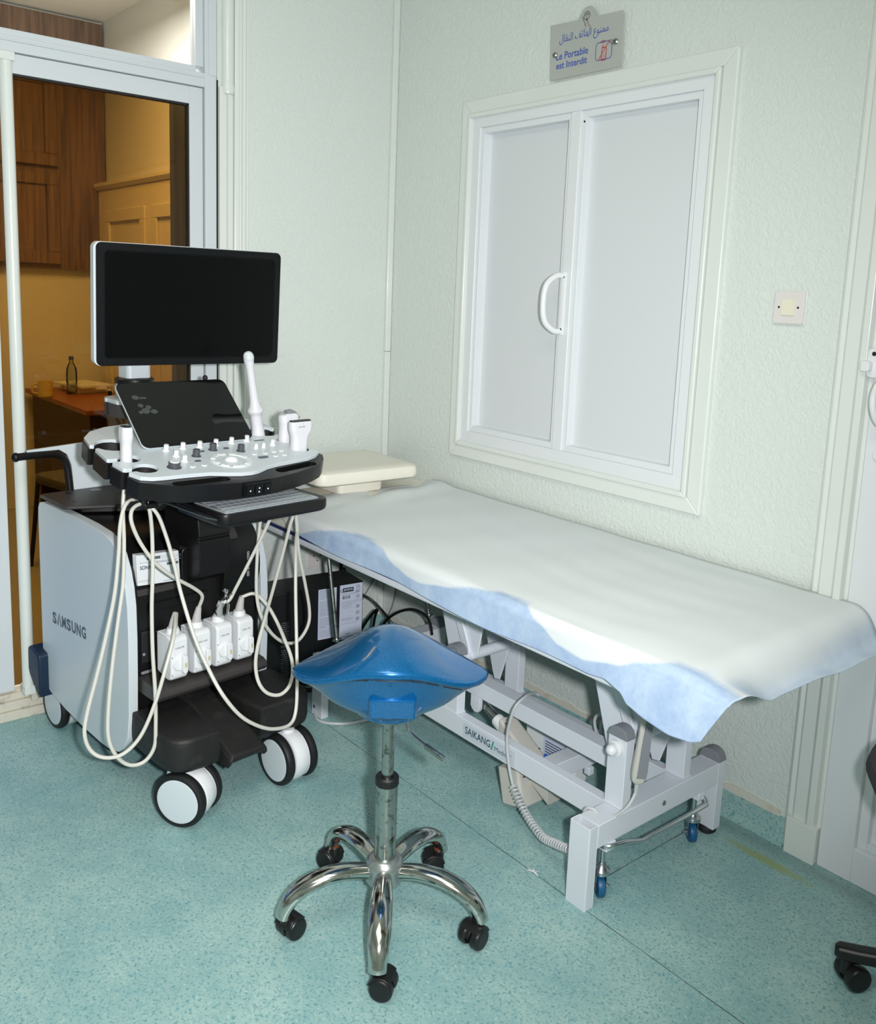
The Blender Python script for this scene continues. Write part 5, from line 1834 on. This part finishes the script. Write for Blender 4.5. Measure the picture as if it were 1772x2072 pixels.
# arm: joint under the monitor, swivel ring, swing link
JU = -0.515
jn = cart_u(272, 755, JU)
mb = MB().rbox(-0.034, 0.034, -0.038, 0.038, 0.0, 0.20, 0.014, Matrix.Translation((JU, jn.y, jn.z - 0.02)))
mb.box(JU - 0.02, JU + 0.025, jn.y - 0.03, jn.y + 0.18, jn.z + 0.10, jn.z + 0.17).box(JU + 0.02, -0.425, jn.y + 0.10, jn.y + 0.17, jn.z + 0.11, jn.z + 0.16)
up('monitor_neck', mb, 'cart_white', None, 0.003)
mb = MB().lathe([(0.052, 0), (0.056, 0.003), (0.056, 0.014), (0.050, 0.018), (0.03, 0.019)], (JU, jn.y, jn.z - 0.030), n=36)
up('swivel_ring', mb, 'cart_black')
mb = MB().lathe([(0.052, 0), (0.057, 0.020), (0.057, 0.036), (0.052, 0.042)], (JU, jn.y, jn.z - 0.071), n=36)
up('swivel_base', mb, 'cart_white')
AZ = jn.z - 0.110
arm = [(JU - 0.02, jn.y - 0.078)] + [(JU - 0.01 + 0.062 * math.cos(math.radians(a)), jn.y - 0.022 + 0.062 * math.sin(math.radians(a))) for a in range(-95, -200, -15)] + [(JU - 0.05, 0.06), (-0.37, 0.06), (-0.37, jn.y - 0.02), (JU + 0.055, jn.y - 0.085)]
up('swing_arm', MB().prism(arm, 'z', AZ - 0.012, AZ + 0.026), 'cart_grey', None, 0.008, seg=3)
tag(up('arm_cover', MB().prism(arm, 'z', AZ + 0.0265, AZ + 0.0385), 'cart_white', None, 0.004), 'white cover of the swing arm')
up('arm_post', MB().rbox(-0.42, -0.33, -0.02, 0.07, 0.93, 1.05, 0.02), 'cart_white')
# console support, hook and keyboard tray
mb = MB().prism([(-0.40, 0.862), (-0.17, 0.862), (-0.06, 0.898), (-0.06, 0.905), (-0.40, 0.955)], 'y', -0.085, 0.085)
up('console_bracket', mb, 'cart_black', None, 0.005)
mb = MB().prism([(-0.36, 0.79), (-0.24, 0.80), (-0.12, 0.87), (-0.10, 0.90), (-0.36, 0.90)], 'y', -0.135, -0.105)
up('support_rib', mb, 'cart_grey', None, 0.004)
hk0, hk1 = cart_u(288, 985, -0.115), cart_u(290, 1020, -0.115)
mb = MB().cyl((hk0.x, hk0.y, 0.915), (hk1.x, hk1.y, hk1.z - 0.004), 0.0115, n=18)
mb.rbox(hk1.x - 0.014, hk1.x + 0.014, hk1.y - 0.005, hk1.y + 0.036, hk1.z - 0.012, hk1.z + 0.002, 0.006)
mb.tube(smooth_path([(hk1.x, hk1.y - 0.008, hk1.z), (hk1.x, hk1.y - 0.026, hk1.z - 0.004), (hk1.x, hk1.y - 0.034, hk1.z + 0.01)], 5), 0.005, 8)
up('cable_hook', mb, 'cart_black')
ky = [(p[0], p[1]) for p in rrect(0.235, 0.345, 0.030, 7, -0.012, 0.033)]
mb = MB().loft([[(p[0] * (1 - i), (p[1] - 0.033) * (1 - i) + 0.033, z) for p in ky] for (i, z) in ((0.05, 0.822), (0.012, 0.826), (0.0, 0.834), (0.0, 0.850), (0.012, 0.8545))])
tray = up('keyboard_tray', mb, 'cart_black', angle=50)
mb = MB().rbox(-0.065, 0.090, -0.118, 0.178, 0.8535, 0.8575, 0.008)
kb = build('keyboard', mb, 'key_grey', tray)
mb = MB()
for r in range(5):
    off = 0.006 * (r % 3)
    for c in range(15):
        a, b = 0.058 - 0.028 * r, -0.112 + 0.0192 * c + off
        if b + 0.017 > 0.175:
            continue
        mb.rbox(a - 0.0, a + 0.025, b, b + 0.0172, 0.8576, 0.8592, 0.002)
o = build('keycap', mb, mat('pale_keycaps', (168, 176, 182), 0.5), kb)
tag(o, 'field of flat grey keys', kind='stuff')
mb = MB().loft([[(-0.115, -0.145, z), (0.095, -0.145, z), (0.100, -0.180, z + 0.012), (-0.115, -0.180, z + 0.012)] for z in (0.842, 0.846)])
up('tray_guard', mb, mat('smoky_guard', (60, 66, 66), 0.3), None, 0.001)

# ================================================================== transducers: probe in its cup, cable, plug in its port
def cart_world(p):
    return CART_O + CU * p[0] + CV * p[1] + Vector((0, 0, p[2]))


def transducer(label, base):
    o = empty('ultrasound_transducer', cart_world(base), CART_A)
    return tag(o, label, 'transducer', 'transducers of the ultrasound machine')


def tpart(root, base, name, mb, m, par=None, bevel=0.0, **k):
    o = build(name, mb, m, None, bevel, **k)
    if par is None:
        o.parent = root
        o.matrix_parent_inverse = Matrix.Translation(-Vector(base))
    else:
        o.parent = par
    return o


def plug(root, base, v, z0, text, wrap=False):
    u0, u1 = -0.198, -0.118
    w = 0.052
    h = 0.128
    # rounded block: side profile in (u, z), softened lower front edge
    prof = [(u0, z0 + 0.012), (u1 - 0.022, z0), (u1 - 0.006, z0 + 0.006), (u1, z0 + 0.022), (u1, z0 + h - 0.012), (u1 - 0.008, z0 + h - 0.002), (u1 - 0.02, z0 + h), (u0, z0 + h)]
    mb = MB().prism(prof, 'y', v - w / 2, v + w / 2)
    pl = tpart(root, base, 'plug', mb, 'white_plastic', None, 0.006, seg=3)
    mb = MB().tube([(u0, v - w / 2 - 0.0002, z0 + h * 0.98), (u1 - 0.03, v - w / 2 - 0.0002, z0 + h * 0.98), (u1 - 0.03, v - w / 2 - 0.0002, z0 + 0.004)], 0.0006, 6)
    tpart(root, base, 'seam', mb, 'ink_grey', pl)
    T = frame((u1, v, z0), (0, 1, 0), (0, 0, 1))
    mb = MB().lathe([(0.0205, 0), (0.0205, 0.002), (0.0185, 0.0045), (0.0, 0.0055)], (-0.002, 0.052, 0.0), (0, 0, 1), 32, T)
    tpart(root, base, 'latch_dial', mb, 'white_plastic', pl)
    mb = MB().loft([[(p[0], p[1], z) for p in rrect(0.0155 - i, 0.052 - i, 0.0075, 5, 0.008, 0.050)] for (i, z) in ((0.0, 0.003), (0.0, 0.014), (0.002, 0.0165), (0.006, 0.0175))], True, True, T)
    lv_ = tpart(root, base, 'latch_lever', mb, 'white_plastic', pl)
    mb = MB().add([(0.0045, 0.043, 0.0178), (0.0115, 0.043, 0.0178), (0.0115, 0.056, 0.0178), (0.0045, 0.056, 0.0178)], [(0, 1, 2, 3)], T)
    tag(tpart(root, base, 'mark', mb, 'yellow_tag', lv_), 'pale yellow square mark')
    mb = MB()
    put_text(mb, text, T @ Matrix.Translation((0, 0, 0.0004)), (-0.013, 0.094), width=0.026, height=0.0048, bold=0.02)
    for zz in (0.022, 0.072):
        mb.lathe([(0.0016, 0), (0.0016, 0.0005)], (-0.0235, zz, 0.0002), (0, 0, 1), 8, T)
    tpart(root, base, 'plug_lettering', mb, 'ink_dark', pl)
    zt = z0 + h
    mb = MB().lathe([(0.0185, -0.002), (0.0185, 0.006), (0.0155, 0.014)], (u1 - 0.040, v + 0.002, zt), (0, 0, 1), 22)
    tpart(root, base, 'plug_neck', mb, 'white_plastic', pl)
    mb = MB().tube([(u1 - 0.040, v + 0.002, zt + 0.012), (u1 - 0.037, v + 0.004, zt + 0.035), (u1 - 0.034, v + 0.007, zt + 0.056)], [0.0135, 0.0105, 0.0075], 18)
    tpart(root, base, 'boot', mb, 'boot', pl)
    if wrap:
        mb = MB().lathe([(0.014, 0.010), (0.021, 0.026), (0.017, 0.048), (0.0085, 0.066), (0.011, 0.072), (0.017, 0.088), (0.012, 0.078), (0.009, 0.068)], (u1 - 0.038, v + 0.004, zt), (0.15, 0.25, 1), 14)
        random.seed(4)
        for i in range(len(mb.v)):
            mb.v[i] += Vector((random.uniform(-1, 1), random.uniform(-1, 1), random.uniform(-1, 1))) * 0.0016
        tag(tpart(root, base, 'plastic_bag', mb, 'clear_plastic', pl), 'clear plastic bag knotted round the cable')
    return Vector((u1 - 0.034, v + 0.007, zt + 0.054))


def px_path(lst):
    return [cart_u(a, b, u) for (a, b, u) in lst]


CABLE_R = 0.0050
# 1. small linear probe in the middle cup on the left
b1 = (-0.147, -0.257, 0.955)
t1 = transducer('small pale probe in the left side cup, its long cable looped twice beside the machine', b1)
mb = MB().loft([[(-0.147 + p[0], -0.258 + p[1], z) for p in rrect(w, h, min(w, h) * 0.42, 5)] for (z, w, h) in ((0.905, 0.018, 0.018), (0.925, 0.026, 0.026), (0.96, 0.029, 0.028), (1.000, 0.028, 0.027), (1.014, 0.030, 0.027), (1.022, 0.036, 0.030), (1.030, 0.038, 0.031), (1.046, 0.038, 0.030), (1.0545, 0.036, 0.027))])
h = tpart(t1, b1, 'handle', mb, 'probe', None, angle=60)
tpart(t1, b1, 'lens', MB().rbox(-0.164, -0.130, -0.266, -0.250, 1.0540, 1.0570, 0.004), 'lens', h)
e1 = plug(t1, b1, -0.128, 0.345, 'LA2-9S')
pts = [e1] + px_path([(352, 1285, -0.075), (337, 1345, -0.05), (313, 1425, -0.045), (284, 1490, -0.05), (248, 1526, -0.06), (210, 1533, -0.075), (183, 1518, -0.09), (171, 1485, -0.10), (177, 1440, -0.11), (195, 1370, -0.115), (214, 1290, -0.115), (232, 1200, -0.115), (240, 1120, -0.115), (243, 1065, -0.115), (252, 1025, -0.118), (266, 1012, -0.125), (285, 1010, -0.130), (300, 1024, -0.110), (307, 1070, -0.10), (309, 1150, -0.09), (307, 1230, -0.08), (309, 1320, -0.07), (314, 1400, -0.06), (315, 1470, -0.055), (312, 1512, -0.055), (292, 1541, -0.06), (262, 1548, -0.07), (236, 1530, -0.08), (220, 1495, -0.09), (219, 1440, -0.10), (227, 1350, -0.11), (239, 1255, -0.115), (249, 1180, -0.12), (251, 1100, -0.125), (249, 1040, -0.13), (250, 1000, -0.14)]) + [Vector((-0.147, -0.258, 0.93))]
tpart(t1, b1, 'cable', MB().tube(smooth_path(pts, 7), CABLE_R, 9), 'cable')
tpart(t1, b1, 'strain_relief', MB().tube([(-0.147, -0.258, 0.925), (-0.146, -0.2575, 0.885)], [0.0115, 0.0075], 14), 'probe')

# 2. tall slim probe in the large cup on the right
b2 = (-0.23, 0.205, 0.96)
t2 = transducer('tall slim endocavity probe standing in the rear right cup of the console', b2)
ax2 = smooth_path([(-0.232, 0.206, 0.935), (-0.232, 0.201, 0.985), (-0.232, 0.194, 1.030), (-0.232, 0.190, 1.058), (-0.232, 0.186, 1.085), (-0.232, 0.178, 1.135), (-0.232, 0.170, 1.185), (-0.232, 0.1665, 1.205), (-0.232, 0.165, 1.222), (-0.232, 0.165, 1.231)], 5)


def rad2(z):
    tab = [(0.935, 0.0125), (0.95, 0.0185), (0.985, 0.0195), (1.02, 0.0165), (1.045, 0.0175), (1.052, 0.0240), (1.060, 0.0245), (1.068, 0.0175), (1.085, 0.0140), (1.135, 0.0118), (1.175, 0.0112), (1.188, 0.0125), (1.205, 0.0148), (1.218, 0.0150), (1.226, 0.0120), (1.231, 0.004)]
    for (a, b) in zip(tab, tab[1:]):
        if z <= b[0]:
            return a[1] + (b[1] - a[1]) * max(0, (z - a[0])) / (b[0] - a[0])
    return 0.004


tpart(t2, b2, 'handle', MB().tube(ax2, [rad2(p.z) for p in ax2], 22), 'probe', None, angle=60)
mb = MB().ball((-0.231, 0.1655, 1.2125), 0.0158, 0.0152, 0.0192, 20, 12)
tag(tpart(t2, b2, 'probe_tip', mb, mat('pale_tip', (206, 212, 216), 0.45)), 'rounded pale tip')
e2 = plug(t2, b2, -0.056, 0.345, 'EA2-11AR')
pts = [e2] + px_path([(409, 1206, -0.13), (392, 1190, -0.12), (352, 1168, -0.105), (315, 1140, -0.10), (285, 1100, -0.10), (267, 1060, -0.10), (266, 1035, -0.105), (278, 1022, -0.11), (296, 1021, -0.115), (318, 1040, -0.10), (336, 1085, -0.085), (352, 1140, -0.07), (366, 1200, -0.055), (392, 1285, -0.01), (420, 1350, 0.04), (450, 1405, 0.085), (485, 1447, 0.100), (520, 1468, 0.100), (553, 1475, 0.095), (585, 1467, 0.085), (598, 1440, 0.075), (601, 1380, 0.055), (600, 1300, 0.015), (598, 1200, -0.04), (598, 1110, -0.09), (596, 1040, -0.19)]) + [Vector((-0.23, 0.215, 0.86)), Vector((-0.232, 0.206, 0.94))]
tpart(t2, b2, 'cable', MB().tube(smooth_path(pts, 7), CABLE_R, 9), 'cable')

# 3. wide linear probe in the front right cup
b3 = (-0.080, 0.236, 0.955)
t3 = transducer('wide flat linear probe with dark lens in the front right cup of the console', b3)
mb = MB().loft([[(-0.081 + p[0], 0.237 + c + p[1], z) for p in rrect(d, w, min(w, d) * 0.42, 5)] for (z, w, d, c) in ((0.905, 0.02, 0.02, 0), (0.925, 0.040, 0.030, -0.002), (0.955, 0.050, 0.034, -0.002), (0.985, 0.051, 0.032, -0.001), (0.998, 0.056, 0.030, 0.0), (1.008, 0.066, 0.030, 0.002), (1.016, 0.074, 0.030, 0.003), (1.034, 0.076, 0.028, 0.003), (1.040, 0.074, 0.025, 0.003))])
h = tpart(t3, b3, 'handle', mb, 'probe', None, angle=60)
tpart(t3, b3, 'lens', MB().rbox(-0.090, -0.072, 0.206, 0.274, 1.0395, 1.0440, 0.006), 'lens', h)
T = frame((-0.0662, 0.24, 1.024), (0, 1, 0), (0.02, 0, 1))
mb = MB()
put_text(mb, 'LA2-14A', T, (-0.016, 0.0), width=0.022, height=0.0042, bold=0.02)
stroke(mb, [(-0.0, 0.008), (-0.0, 0.013)], 0.0008, T)
tpart(t3, b3, 'probe_lettering', mb, 'ink_dark', h)
e3 = plug(t3, b3, 0.014, 0.345, 'LA2-14A', True)
pts = [e3] + px_path([(463, 1215, -0.14), (478, 1188, -0.13), (500, 1145, -0.12), (525, 1095, -0.12), (546, 1050, -0.13), (556, 1015, -0.15), (548, 985, -0.18), (534, 1010, -0.17), (526, 1060, -0.15), (520, 1130, -0.13), (519, 1200, -0.12), (528, 1245, -0.11), (548, 1280, -0.11), (575, 1300, -0.11), (602, 1297, -0.115), (622, 1268, -0.12), (626, 1235, -0.125), (617, 1180, -0.13), (605, 1120, -0.135), (600, 1060, -0.135), (597, 1010, -0.12)]) + [Vector((-0.09, 0.237, 0.87)), Vector((-0.081, 0.237, 0.925))]
tpart(t3, b3, 'cable', MB().tube(smooth_path(pts, 7), CABLE_R, 9), 'cable')

# 4. curved probe in the middle right cup
b4 = (-0.160, 0.243, 0.96)
t4 = transducer('curved convex probe in the middle right cup, behind the wide flat one', b4)
mb = MB().loft([[(-0.158 + q + p[0], 0.244 + c + p[1], z) for p in rrect(d, w, min(w, d) * 0.45, 6)] for (z, w, d, c, q) in ((0.915, 0.02, 0.02, 0, 0), (0.935, 0.034, 0.032, 0, 0), (0.965, 0.042, 0.036, 0, 0), (0.995, 0.038, 0.034, 0.0, 0), (1.010, 0.040, 0.034, 0.002, 0.0), (1.024, 0.052, 0.036, 0.006, 0.002), (1.036, 0.064, 0.036, 0.010, 0.002), (1.046, 0.064, 0.034, 0.012, 0.0), (1.053, 0.050, 0.030, 0.012, 0.0))])
h = tpart(t4, b4, 'handle', mb, 'probe', None, angle=60)
mb = MB().tube(smooth_path([(-0.160, 0.246, 1.054), (-0.160, 0.262, 1.0545), (-0.160, 0.278, 1.047), (-0.160, 0.289, 1.035)], 5), 0.0095, 12)
tpart(t4, b4, 'lens', mb, 'cap_grey', h)
e4 = plug(t4, b4, 0.085, 0.345, 'CA1-7S')
pts = [e4] + px_path([(510, 1201, -0.14), (524, 1207, -0.12), (543, 1228, -0.10), (560, 1258, -0.08), (576, 1295, -0.02), (589, 1330, 0.02), (592, 1362, 0.045), (584, 1390, 0.055), (565, 1406, 0.055), (540, 1402, 0.045), (523, 1380, 0.03), (517, 1345, 0.0), (522, 1305, -0.03), (535, 1255, -0.06), (553, 1190, -0.12), (572, 1120, -0.14), (586, 1065, -0.155), (593, 1030, -0.16)]) + [Vector((-0.16, 0.246, 0.875)), Vector((-0.158, 0.244, 0.93))]
tpart(t4, b4, 'cable', MB().tube(smooth_path(pts, 7), CABLE_R, 9), 'cable')

# ================================================================== backup power unit in the corner
ZU = 0.365
A3, B3 = on_z(735, 1175, ZU), on_z(540, 1206, ZU)
xa = (A3 - B3)
xa.z = 0
xa.normalize()
LEN, DEP = 0.385, 0.150
org = Vector((A3.x, A3.y, 0)) - xa * LEN
nn = Vector((xa.y, -xa.x, 0))          # face normal, towards the room
UF = frame((0, 0, 0), xa, (0, 0, 1))   # x along the face, y up, z out of the face
upr = empty('backup_power_unit', org + xa * (LEN / 2) - nn * (DEP / 2))
upr.rotation_euler = (0, 0, math.atan2(xa.y, xa.x))
tag(upr, 'black backup power unit with printed labels on the floor in the corner under the couch', 'power supply')
UL = Matrix.Rotation(math.radians(90), 4, 'X')     # face coordinates -> unit local


def face_xy(px, py):
    d = ray(px, py)
    o = Vector((A3.x, A3.y, 0))
    t = (o - CAM).dot(nn) / d.dot(nn)
    p = CAM + d * t
    return ((p - o).dot(xa) + LEN / 2, p.z)


mb = MB().box(-LEN / 2, LEN / 2, -DEP / 2, DEP / 2, 0.016, ZU)
build('case', mb, 'ups', upr, 0.003)
for sx in (-0.15, 0.15):
    build('foot', MB().rbox(sx - 0.025, sx + 0.025, -0.095, 0.095, 0.0, 0.017, 0.01), 'rubber', upr)
FF = Matrix.Translation((0, -DEP / 2 - 0.0006, 0)) @ UL


def quad(mb, x0, x1, y0, y1, z, mi):
    mb.mat(mi).add([(x0, y0, z), (x1, y0, z), (x1, y1, z), (x0, y1, z)], [(0, 1, 2, 3)], FF)


la, lb = face_xy(643, 1262), face_xy(681, 1188)
mb = MB()
la = (la[0], 0.168)
quad(mb, la[0], lb[0], la[1], lb[1], 0, 0)
y = lb[1] - 0.012
random.seed(12)
mb.mat(1)
while y > la[1] + 0.006:
    x1 = lb[0] - 0.004 - random.uniform(0, 0.03) * (random.random() < 0.4)
    if random.random() > 0.12:
        stroke(mb, [(la[0] + 0.005, y), (x1, y)], 0.0014, FF, 0.0003)
    y -= 0.0042
for s, yy in (('CAUTION', lb[1] - 0.009), ('ACHTUNG', (la[1] + lb[1]) / 2), ('ATTENTION', la[1] + 0.045)):
    quad(mb, la[0] + 0.004, la[0] + 0.032, yy - 0.001, yy + 0.0055, 0.0004, 0)
    put_text(mb, s, FF @ Matrix.Translation((0, 0, 0.0006)), (la[0] + 0.005, yy), width=0.024, height=0.0042, mi=2)
build('warning_label', mb, ['label', 'ink_grey', 'ink_navy'], upr)
ra, rb = face_xy(686, 1268), face_xy(732, 1178)
x0, x1, y0, y1 = ra[0], LEN / 2 - 0.003, 0.152, rb[1]
mb = MB()
quad(mb, x0, x1, y0, y1, 0, 0)
W2 = x1 - x0
bx0, bx1, by0, by1 = x0 + 0.13 * W2, x0 + 0.60 * W2, y1 - 0.028, y1 - 0.012
quad(mb, bx0, bx1, by0, by1, 0.0003, 2)
put_text(mb, 'EATON 9E', FF @ Matrix.Translation((0, 0, 0.0006)), (bx0 + 0.004, by0 + 0.004), width=bx1 - bx0 - 0.008, height=0.009, bold=0.03, mi=0)
quad(mb, bx0, bx1 - 0.01, y1 - 0.052, y1 - 0.042, 0.0003, 0)
mb.mat(2)
xx = bx0
while xx < bx1 - 0.014:
    w = random.choice((0.0008, 0.0014, 0.002))
    stroke(mb, [(xx, y1 - 0.054), (xx, y1 - 0.042)], w, FF, 0.0005)
    xx += w + random.choice((0.001, 0.0016))
mb.mat(1)
for yy in (0.034, 0.038, 0.064, 0.069, 0.074, 0.079, 0.084, 0.089, 0.128, 0.132, 0.136, 0.148):
    stroke(mb, [(bx0 - 0.004, y1 - yy), (bx0 + random.uniform(0.035, 0.062), y1 - yy)], 0.0013, FF, 0.0003)
put_text(mb, 'CE', FF @ Matrix.Translation((0, 0, 0.0004)), (x1 - 0.027, y1 - 0.018), width=0.015, height=0.011, mi=2)
put_text(mb, 'EAC', FF @ Matrix.Translation((0, 0, 0.0004)), (x1 - 0.027, y1 - 0.036), width=0.017, height=0.013, mi=2)
mb.mat(2)
for k, yy in enumerate((0.050, 0.088, 0.112, 0.136)):
    c = arc(x1 - 0.0185, y1 - yy, 0.0062, 0, 360, 16)
    stroke(mb, c, 0.0013, FF, 0.0004)
    stroke(mb, [(x1 - 0.0215, y1 - yy - 0.001), (x1 - 0.0155, y1 - yy + 0.001)], 0.002 + 0.001 * (k % 2), FF, 0.0005)
for yy in (0.064, 0.069):
    for q in range(4):
        stroke(mb, [(x1 - 0.033 + q * 0.008, y1 - yy), (x1 - 0.029 + q * 0.008, y1 - yy)], 0.0012, FF, 0.0004)
c = arc(x0 + 0.008, y1 - 0.022, 0.005, 20, 330, 12)
stroke(mb, c, 0.0018, FF, 0.0004)
put_text(mb, '9E3000I', FF @ Matrix.Translation((0, 0, 0.0004)), (bx0 + 0.012, y0 + 0.018), width=0.020, height=0.0045, mi=2)
stroke(mb, [(bx0, y0 + 0.010), (bx1 + 0.004, y0 + 0.010)], 0.0018, FF, 0.0004)
stroke(mb, [(x1 - 0.030, y0 + 0.014), (x1 - 0.006, y0 + 0.014)], 0.0012, FF, 0.0004)
build('rating_label', mb, ['label', 'ink_grey', 'ink_black'], upr)
mb = MB()
for i in range(5):
    for j in range(26):
        zz = 0.06 + 0.0078 * j
        xq = -0.128 + 0.0058 * i + (0.0029 if j % 2 else 0)
        if 0.155 < zz < 0.168:
            continue
        mb.add([(xq + 0.0017 * math.cos(a * PI / 3), zz + 0.0017 * math.sin(a * PI / 3), 0.0002) for a in range(6)], [tuple(range(6))], FF)
tag(build('vent_holes', mb, 'ink_grey', upr), 'two fields of small ventilation holes')


# ------------------------------------------------------------------ cables in the corner and on the floor
def free_cable(name, label, pts, r, m, cat='cable'):
    o = build(name, MB().tube(smooth_path(pts, 8), r, 8), m)
    return tag(o, label, cat)


pg = on_x(690, 1132, 0.03)
plg = tag(empty('power_plug', (0.0, pg.y, pg.z)), 'black power plug with ribbed boot hanging above the backup unit', 'power plug')
mb = MB()
for i in range(5):
    mb.cyl((0.030, 0, 0.022 - i * 0.013), (0.030, 0, 0.014 - i * 0.013), 0.0125 - 0.0012 * i, n=14)
mb.cyl((0.030, 0, 0.03), (0.030, 0, -0.05), 0.007, n=12).rbox(0.001, 0.046, -0.018, 0.018, 0.02, 0.075, 0.008)
build('plug', mb, 'rubber', plg)
pw = [on_x(696, 1150, 0.03), on_x(699, 1160, 0.04), on_x(703, 1175, 0.05), on_x(705, 1200, 0.06)]
build('cord', MB().tube(smooth_path([tuple(Vector((p.x, p.y - pg.y, p.z - pg.z))) for p in [Vector((0.03, pg.y, pg.z - 0.045))] + pw], 6), 0.0042, 8), 'cable_black', plg)

free_cable('power_cable', 'black cable running down from the labelled end of the backup unit to the corner', [on_y(733, 1203, -0.20), on_y(752, 1214, -0.17), on_y(772, 1234, -0.15), on_y(790, 1258, -0.14), on_y(800, 1285, -0.13)], 0.0050, 'cable_black')
free_cable('power_cable', 'black cable arching over the floor near the short hanging steel rod', [on_y(768, 1276, -0.22), on_y(785, 1252, -0.22), on_y(810, 1237, -0.21), on_y(835, 1233, -0.20), on_y(858, 1243, -0.19), on_y(870, 1262, -0.19), on_y(874, 1285, -0.19)], 0.0050, 'cable_black')
free_cable('power_cable', 'bent black cable loop just right of the backup unit', [on_y(728, 1278, -0.26), on_y(741, 1258, -0.25), on_y(755, 1240, -0.24), on_y(763, 1234, -0.24), on_y(759, 1246, -0.235), on_y(756, 1262, -0.23), on_y(752, 1285, -0.23)], 0.0055, 'cable_black')
free_cable('thin_cable', 'thin grey cable slanting down the wall left of the room corner', [on_x(764, 1160, 0.006), on_x(750, 1183, 0.006), on_x(736, 1207, 0.006), on_x(728, 1222, 0.006)], 0.0030, 'cap_grey')
free_cable('thin_cable', 'thin grey cable curving down the wall right of the room corner', [on_y(801, 1176, -0.006), on_y(799, 1203, -0.006), on_y(791, 1232, -0.006), on_y(778, 1256, -0.02), on_y(760, 1278, -0.05)], 0.0030, 'cap_grey')
free_cable('floor_cable', 'white cable lying in a flat curve on the floor behind the stool', [on_z(636, 1444, 0.0052), on_z(642, 1456, 0.0052), on_z(662, 1463, 0.0052), on_z(700, 1464, 0.0052), on_z(745, 1457, 0.0052), on_z(790, 1447, 0.0052), on_z(850, 1434, 0.0052), on_z(885, 1425, 0.0052)], 0.0050, 'cable_grey')
free_cable('floor_cable', 'black cable coil on the floor under the backup unit, behind the cart', [on_z(600, 1378, 0.008), on_z(612, 1392, 0.008), on_z(628, 1396, 0.008), on_z(640, 1390, 0.008), on_z(632, 1380, 0.008), on_z(616, 1384, 0.008)], 0.0070, 'cable_black')

# ------------------------------------------------------------------ dark stool-height chair at the right edge
cc = Vector((2.40, -0.27, 0))
chr_ = tag(empty('swivel_chair', cc), 'dark grey upholstered swivel chair cut off by the right edge, beside the white door', 'chair')
mb = MB().lathe([(0.10, 0.470), (0.19, 0.470), (0.226, 0.480), (0.236, 0.500), (0.230, 0.520), (0.205, 0.533), (0.0, 0.538)], (0, 0, 0), n=48)
build('seat', mb, 'fabric_dark', chr_)
mb = MB().lathe([(0.06, 0.425), (0.14, 0.432), (0.19, 0.448), (0.222, 0.470), (0.224, 0.482), (0.10, 0.483)], (0, 0, 0), n=48)
build('seat_shell', mb, 'castor', chr_)
build('column', MB().cyl((0, 0, 0.10), (0, 0, 0.43), 0.022, n=20), 'castor', chr_)
build('hub', MB().lathe([(0.04, 0.075), (0.045, 0.085), (0.045, 0.12), (0.03, 0.135)], (0, 0, 0), n=24), 'castor', chr_)
d0 = on_z(1735, 2008, 0.0) - cc
ang0 = math.degrees(math.atan2(d0.y, d0.x)) - 3
rl = 0.225
for k in range(5):
    R5 = Matrix.Rotation(math.radians(ang0 + 72 * k), 4, 'Z')
    mb = MB().loft([[(x, p[0], z + p[1]) for p in rrect(w, h, 0.010, 4)] for (x, z, w, h) in ((0.03, 0.100, 0.040, 0.036), (0.12, 0.092, 0.036, 0.032), (rl - 0.02, 0.080, 0.036, 0.030), (rl + 0.018, 0.076, 0.034, 0.030), (rl + 0.026, 0.076, 0.022, 0.020))], True, True, R5)
    lg = build('leg', mb, 'castor', chr_)
    T = R5 @ Matrix.Translation((rl, 0, 0)) @ Matrix.Rotation(math.radians(40 - ang0 - 72 * k + 200), 4, 'Z')
    mb = MB()
    for s in (-1, 1):
        mb.lathe([(0.012, -0.011), (0.025, -0.0105), (0.0275, -0.006), (0.0275, 0.006), (0.025, 0.0105), (0.015, 0.0125)], (-0.016, s * 0.018, 0.0277), (0, s, 0), 26, T)
    mb.lathe([(0.012, 0.03), (0.012, 0.066)], (0, 0, 0), n=12, T=T)
    build('castor', mb, 'castor', chr_)

# ------------------------------------------------------------------ litter on the floor
fb = on_z(1081, 1766, 0.0)
mb = MB()
random.seed(31)
for i in range(5):
    a = random.uniform(0, 2 * PI)
    T = Matrix.Translation((fb.x, fb.y, 0.0015)) @ Matrix.Rotation(a, 4, 'Z') @ Matrix.Rotation(random.uniform(-0.5, 0.2), 4, 'Y')
    mb.loft([[(0.0, p[0], p[1] * 0.5 + 0.001) for p in rrect(0.006, 0.0012, 0.0005, 2)], [(0.010, p[0], p[1] * 0.5 + 0.002) for p in rrect(0.004, 0.0012, 0.0005, 2)], [(random.uniform(0.014, 0.020), p[0], p[1] * 0.5 + 0.003) for p in rrect(0.0012, 0.001, 0.0004, 2)]], True, True, T)
tag(build('paper_scrap', mb, 'paper'), 'torn white scrap on the floor seam between stool and couch leg', 'scrap')
fb = on_z(1013, 1554, 0.0)
mb = MB().tube(smooth_path([(fb.x - 0.006, fb.y - 0.008, 0.0022), (fb.x + 0.001, fb.y - 0.001, 0.0024), (fb.x + 0.002, fb.y + 0.007, 0.0022)], 5), [0.0005 + 0.0016 * math.sin(PI * i / 10) for i in range(11)], 8)
tag(build('paper_scrap', mb, 'paper'), 'tiny curled white scrap on the floor below the couch rail', 'scrap')

bpy.context.view_layer.update()
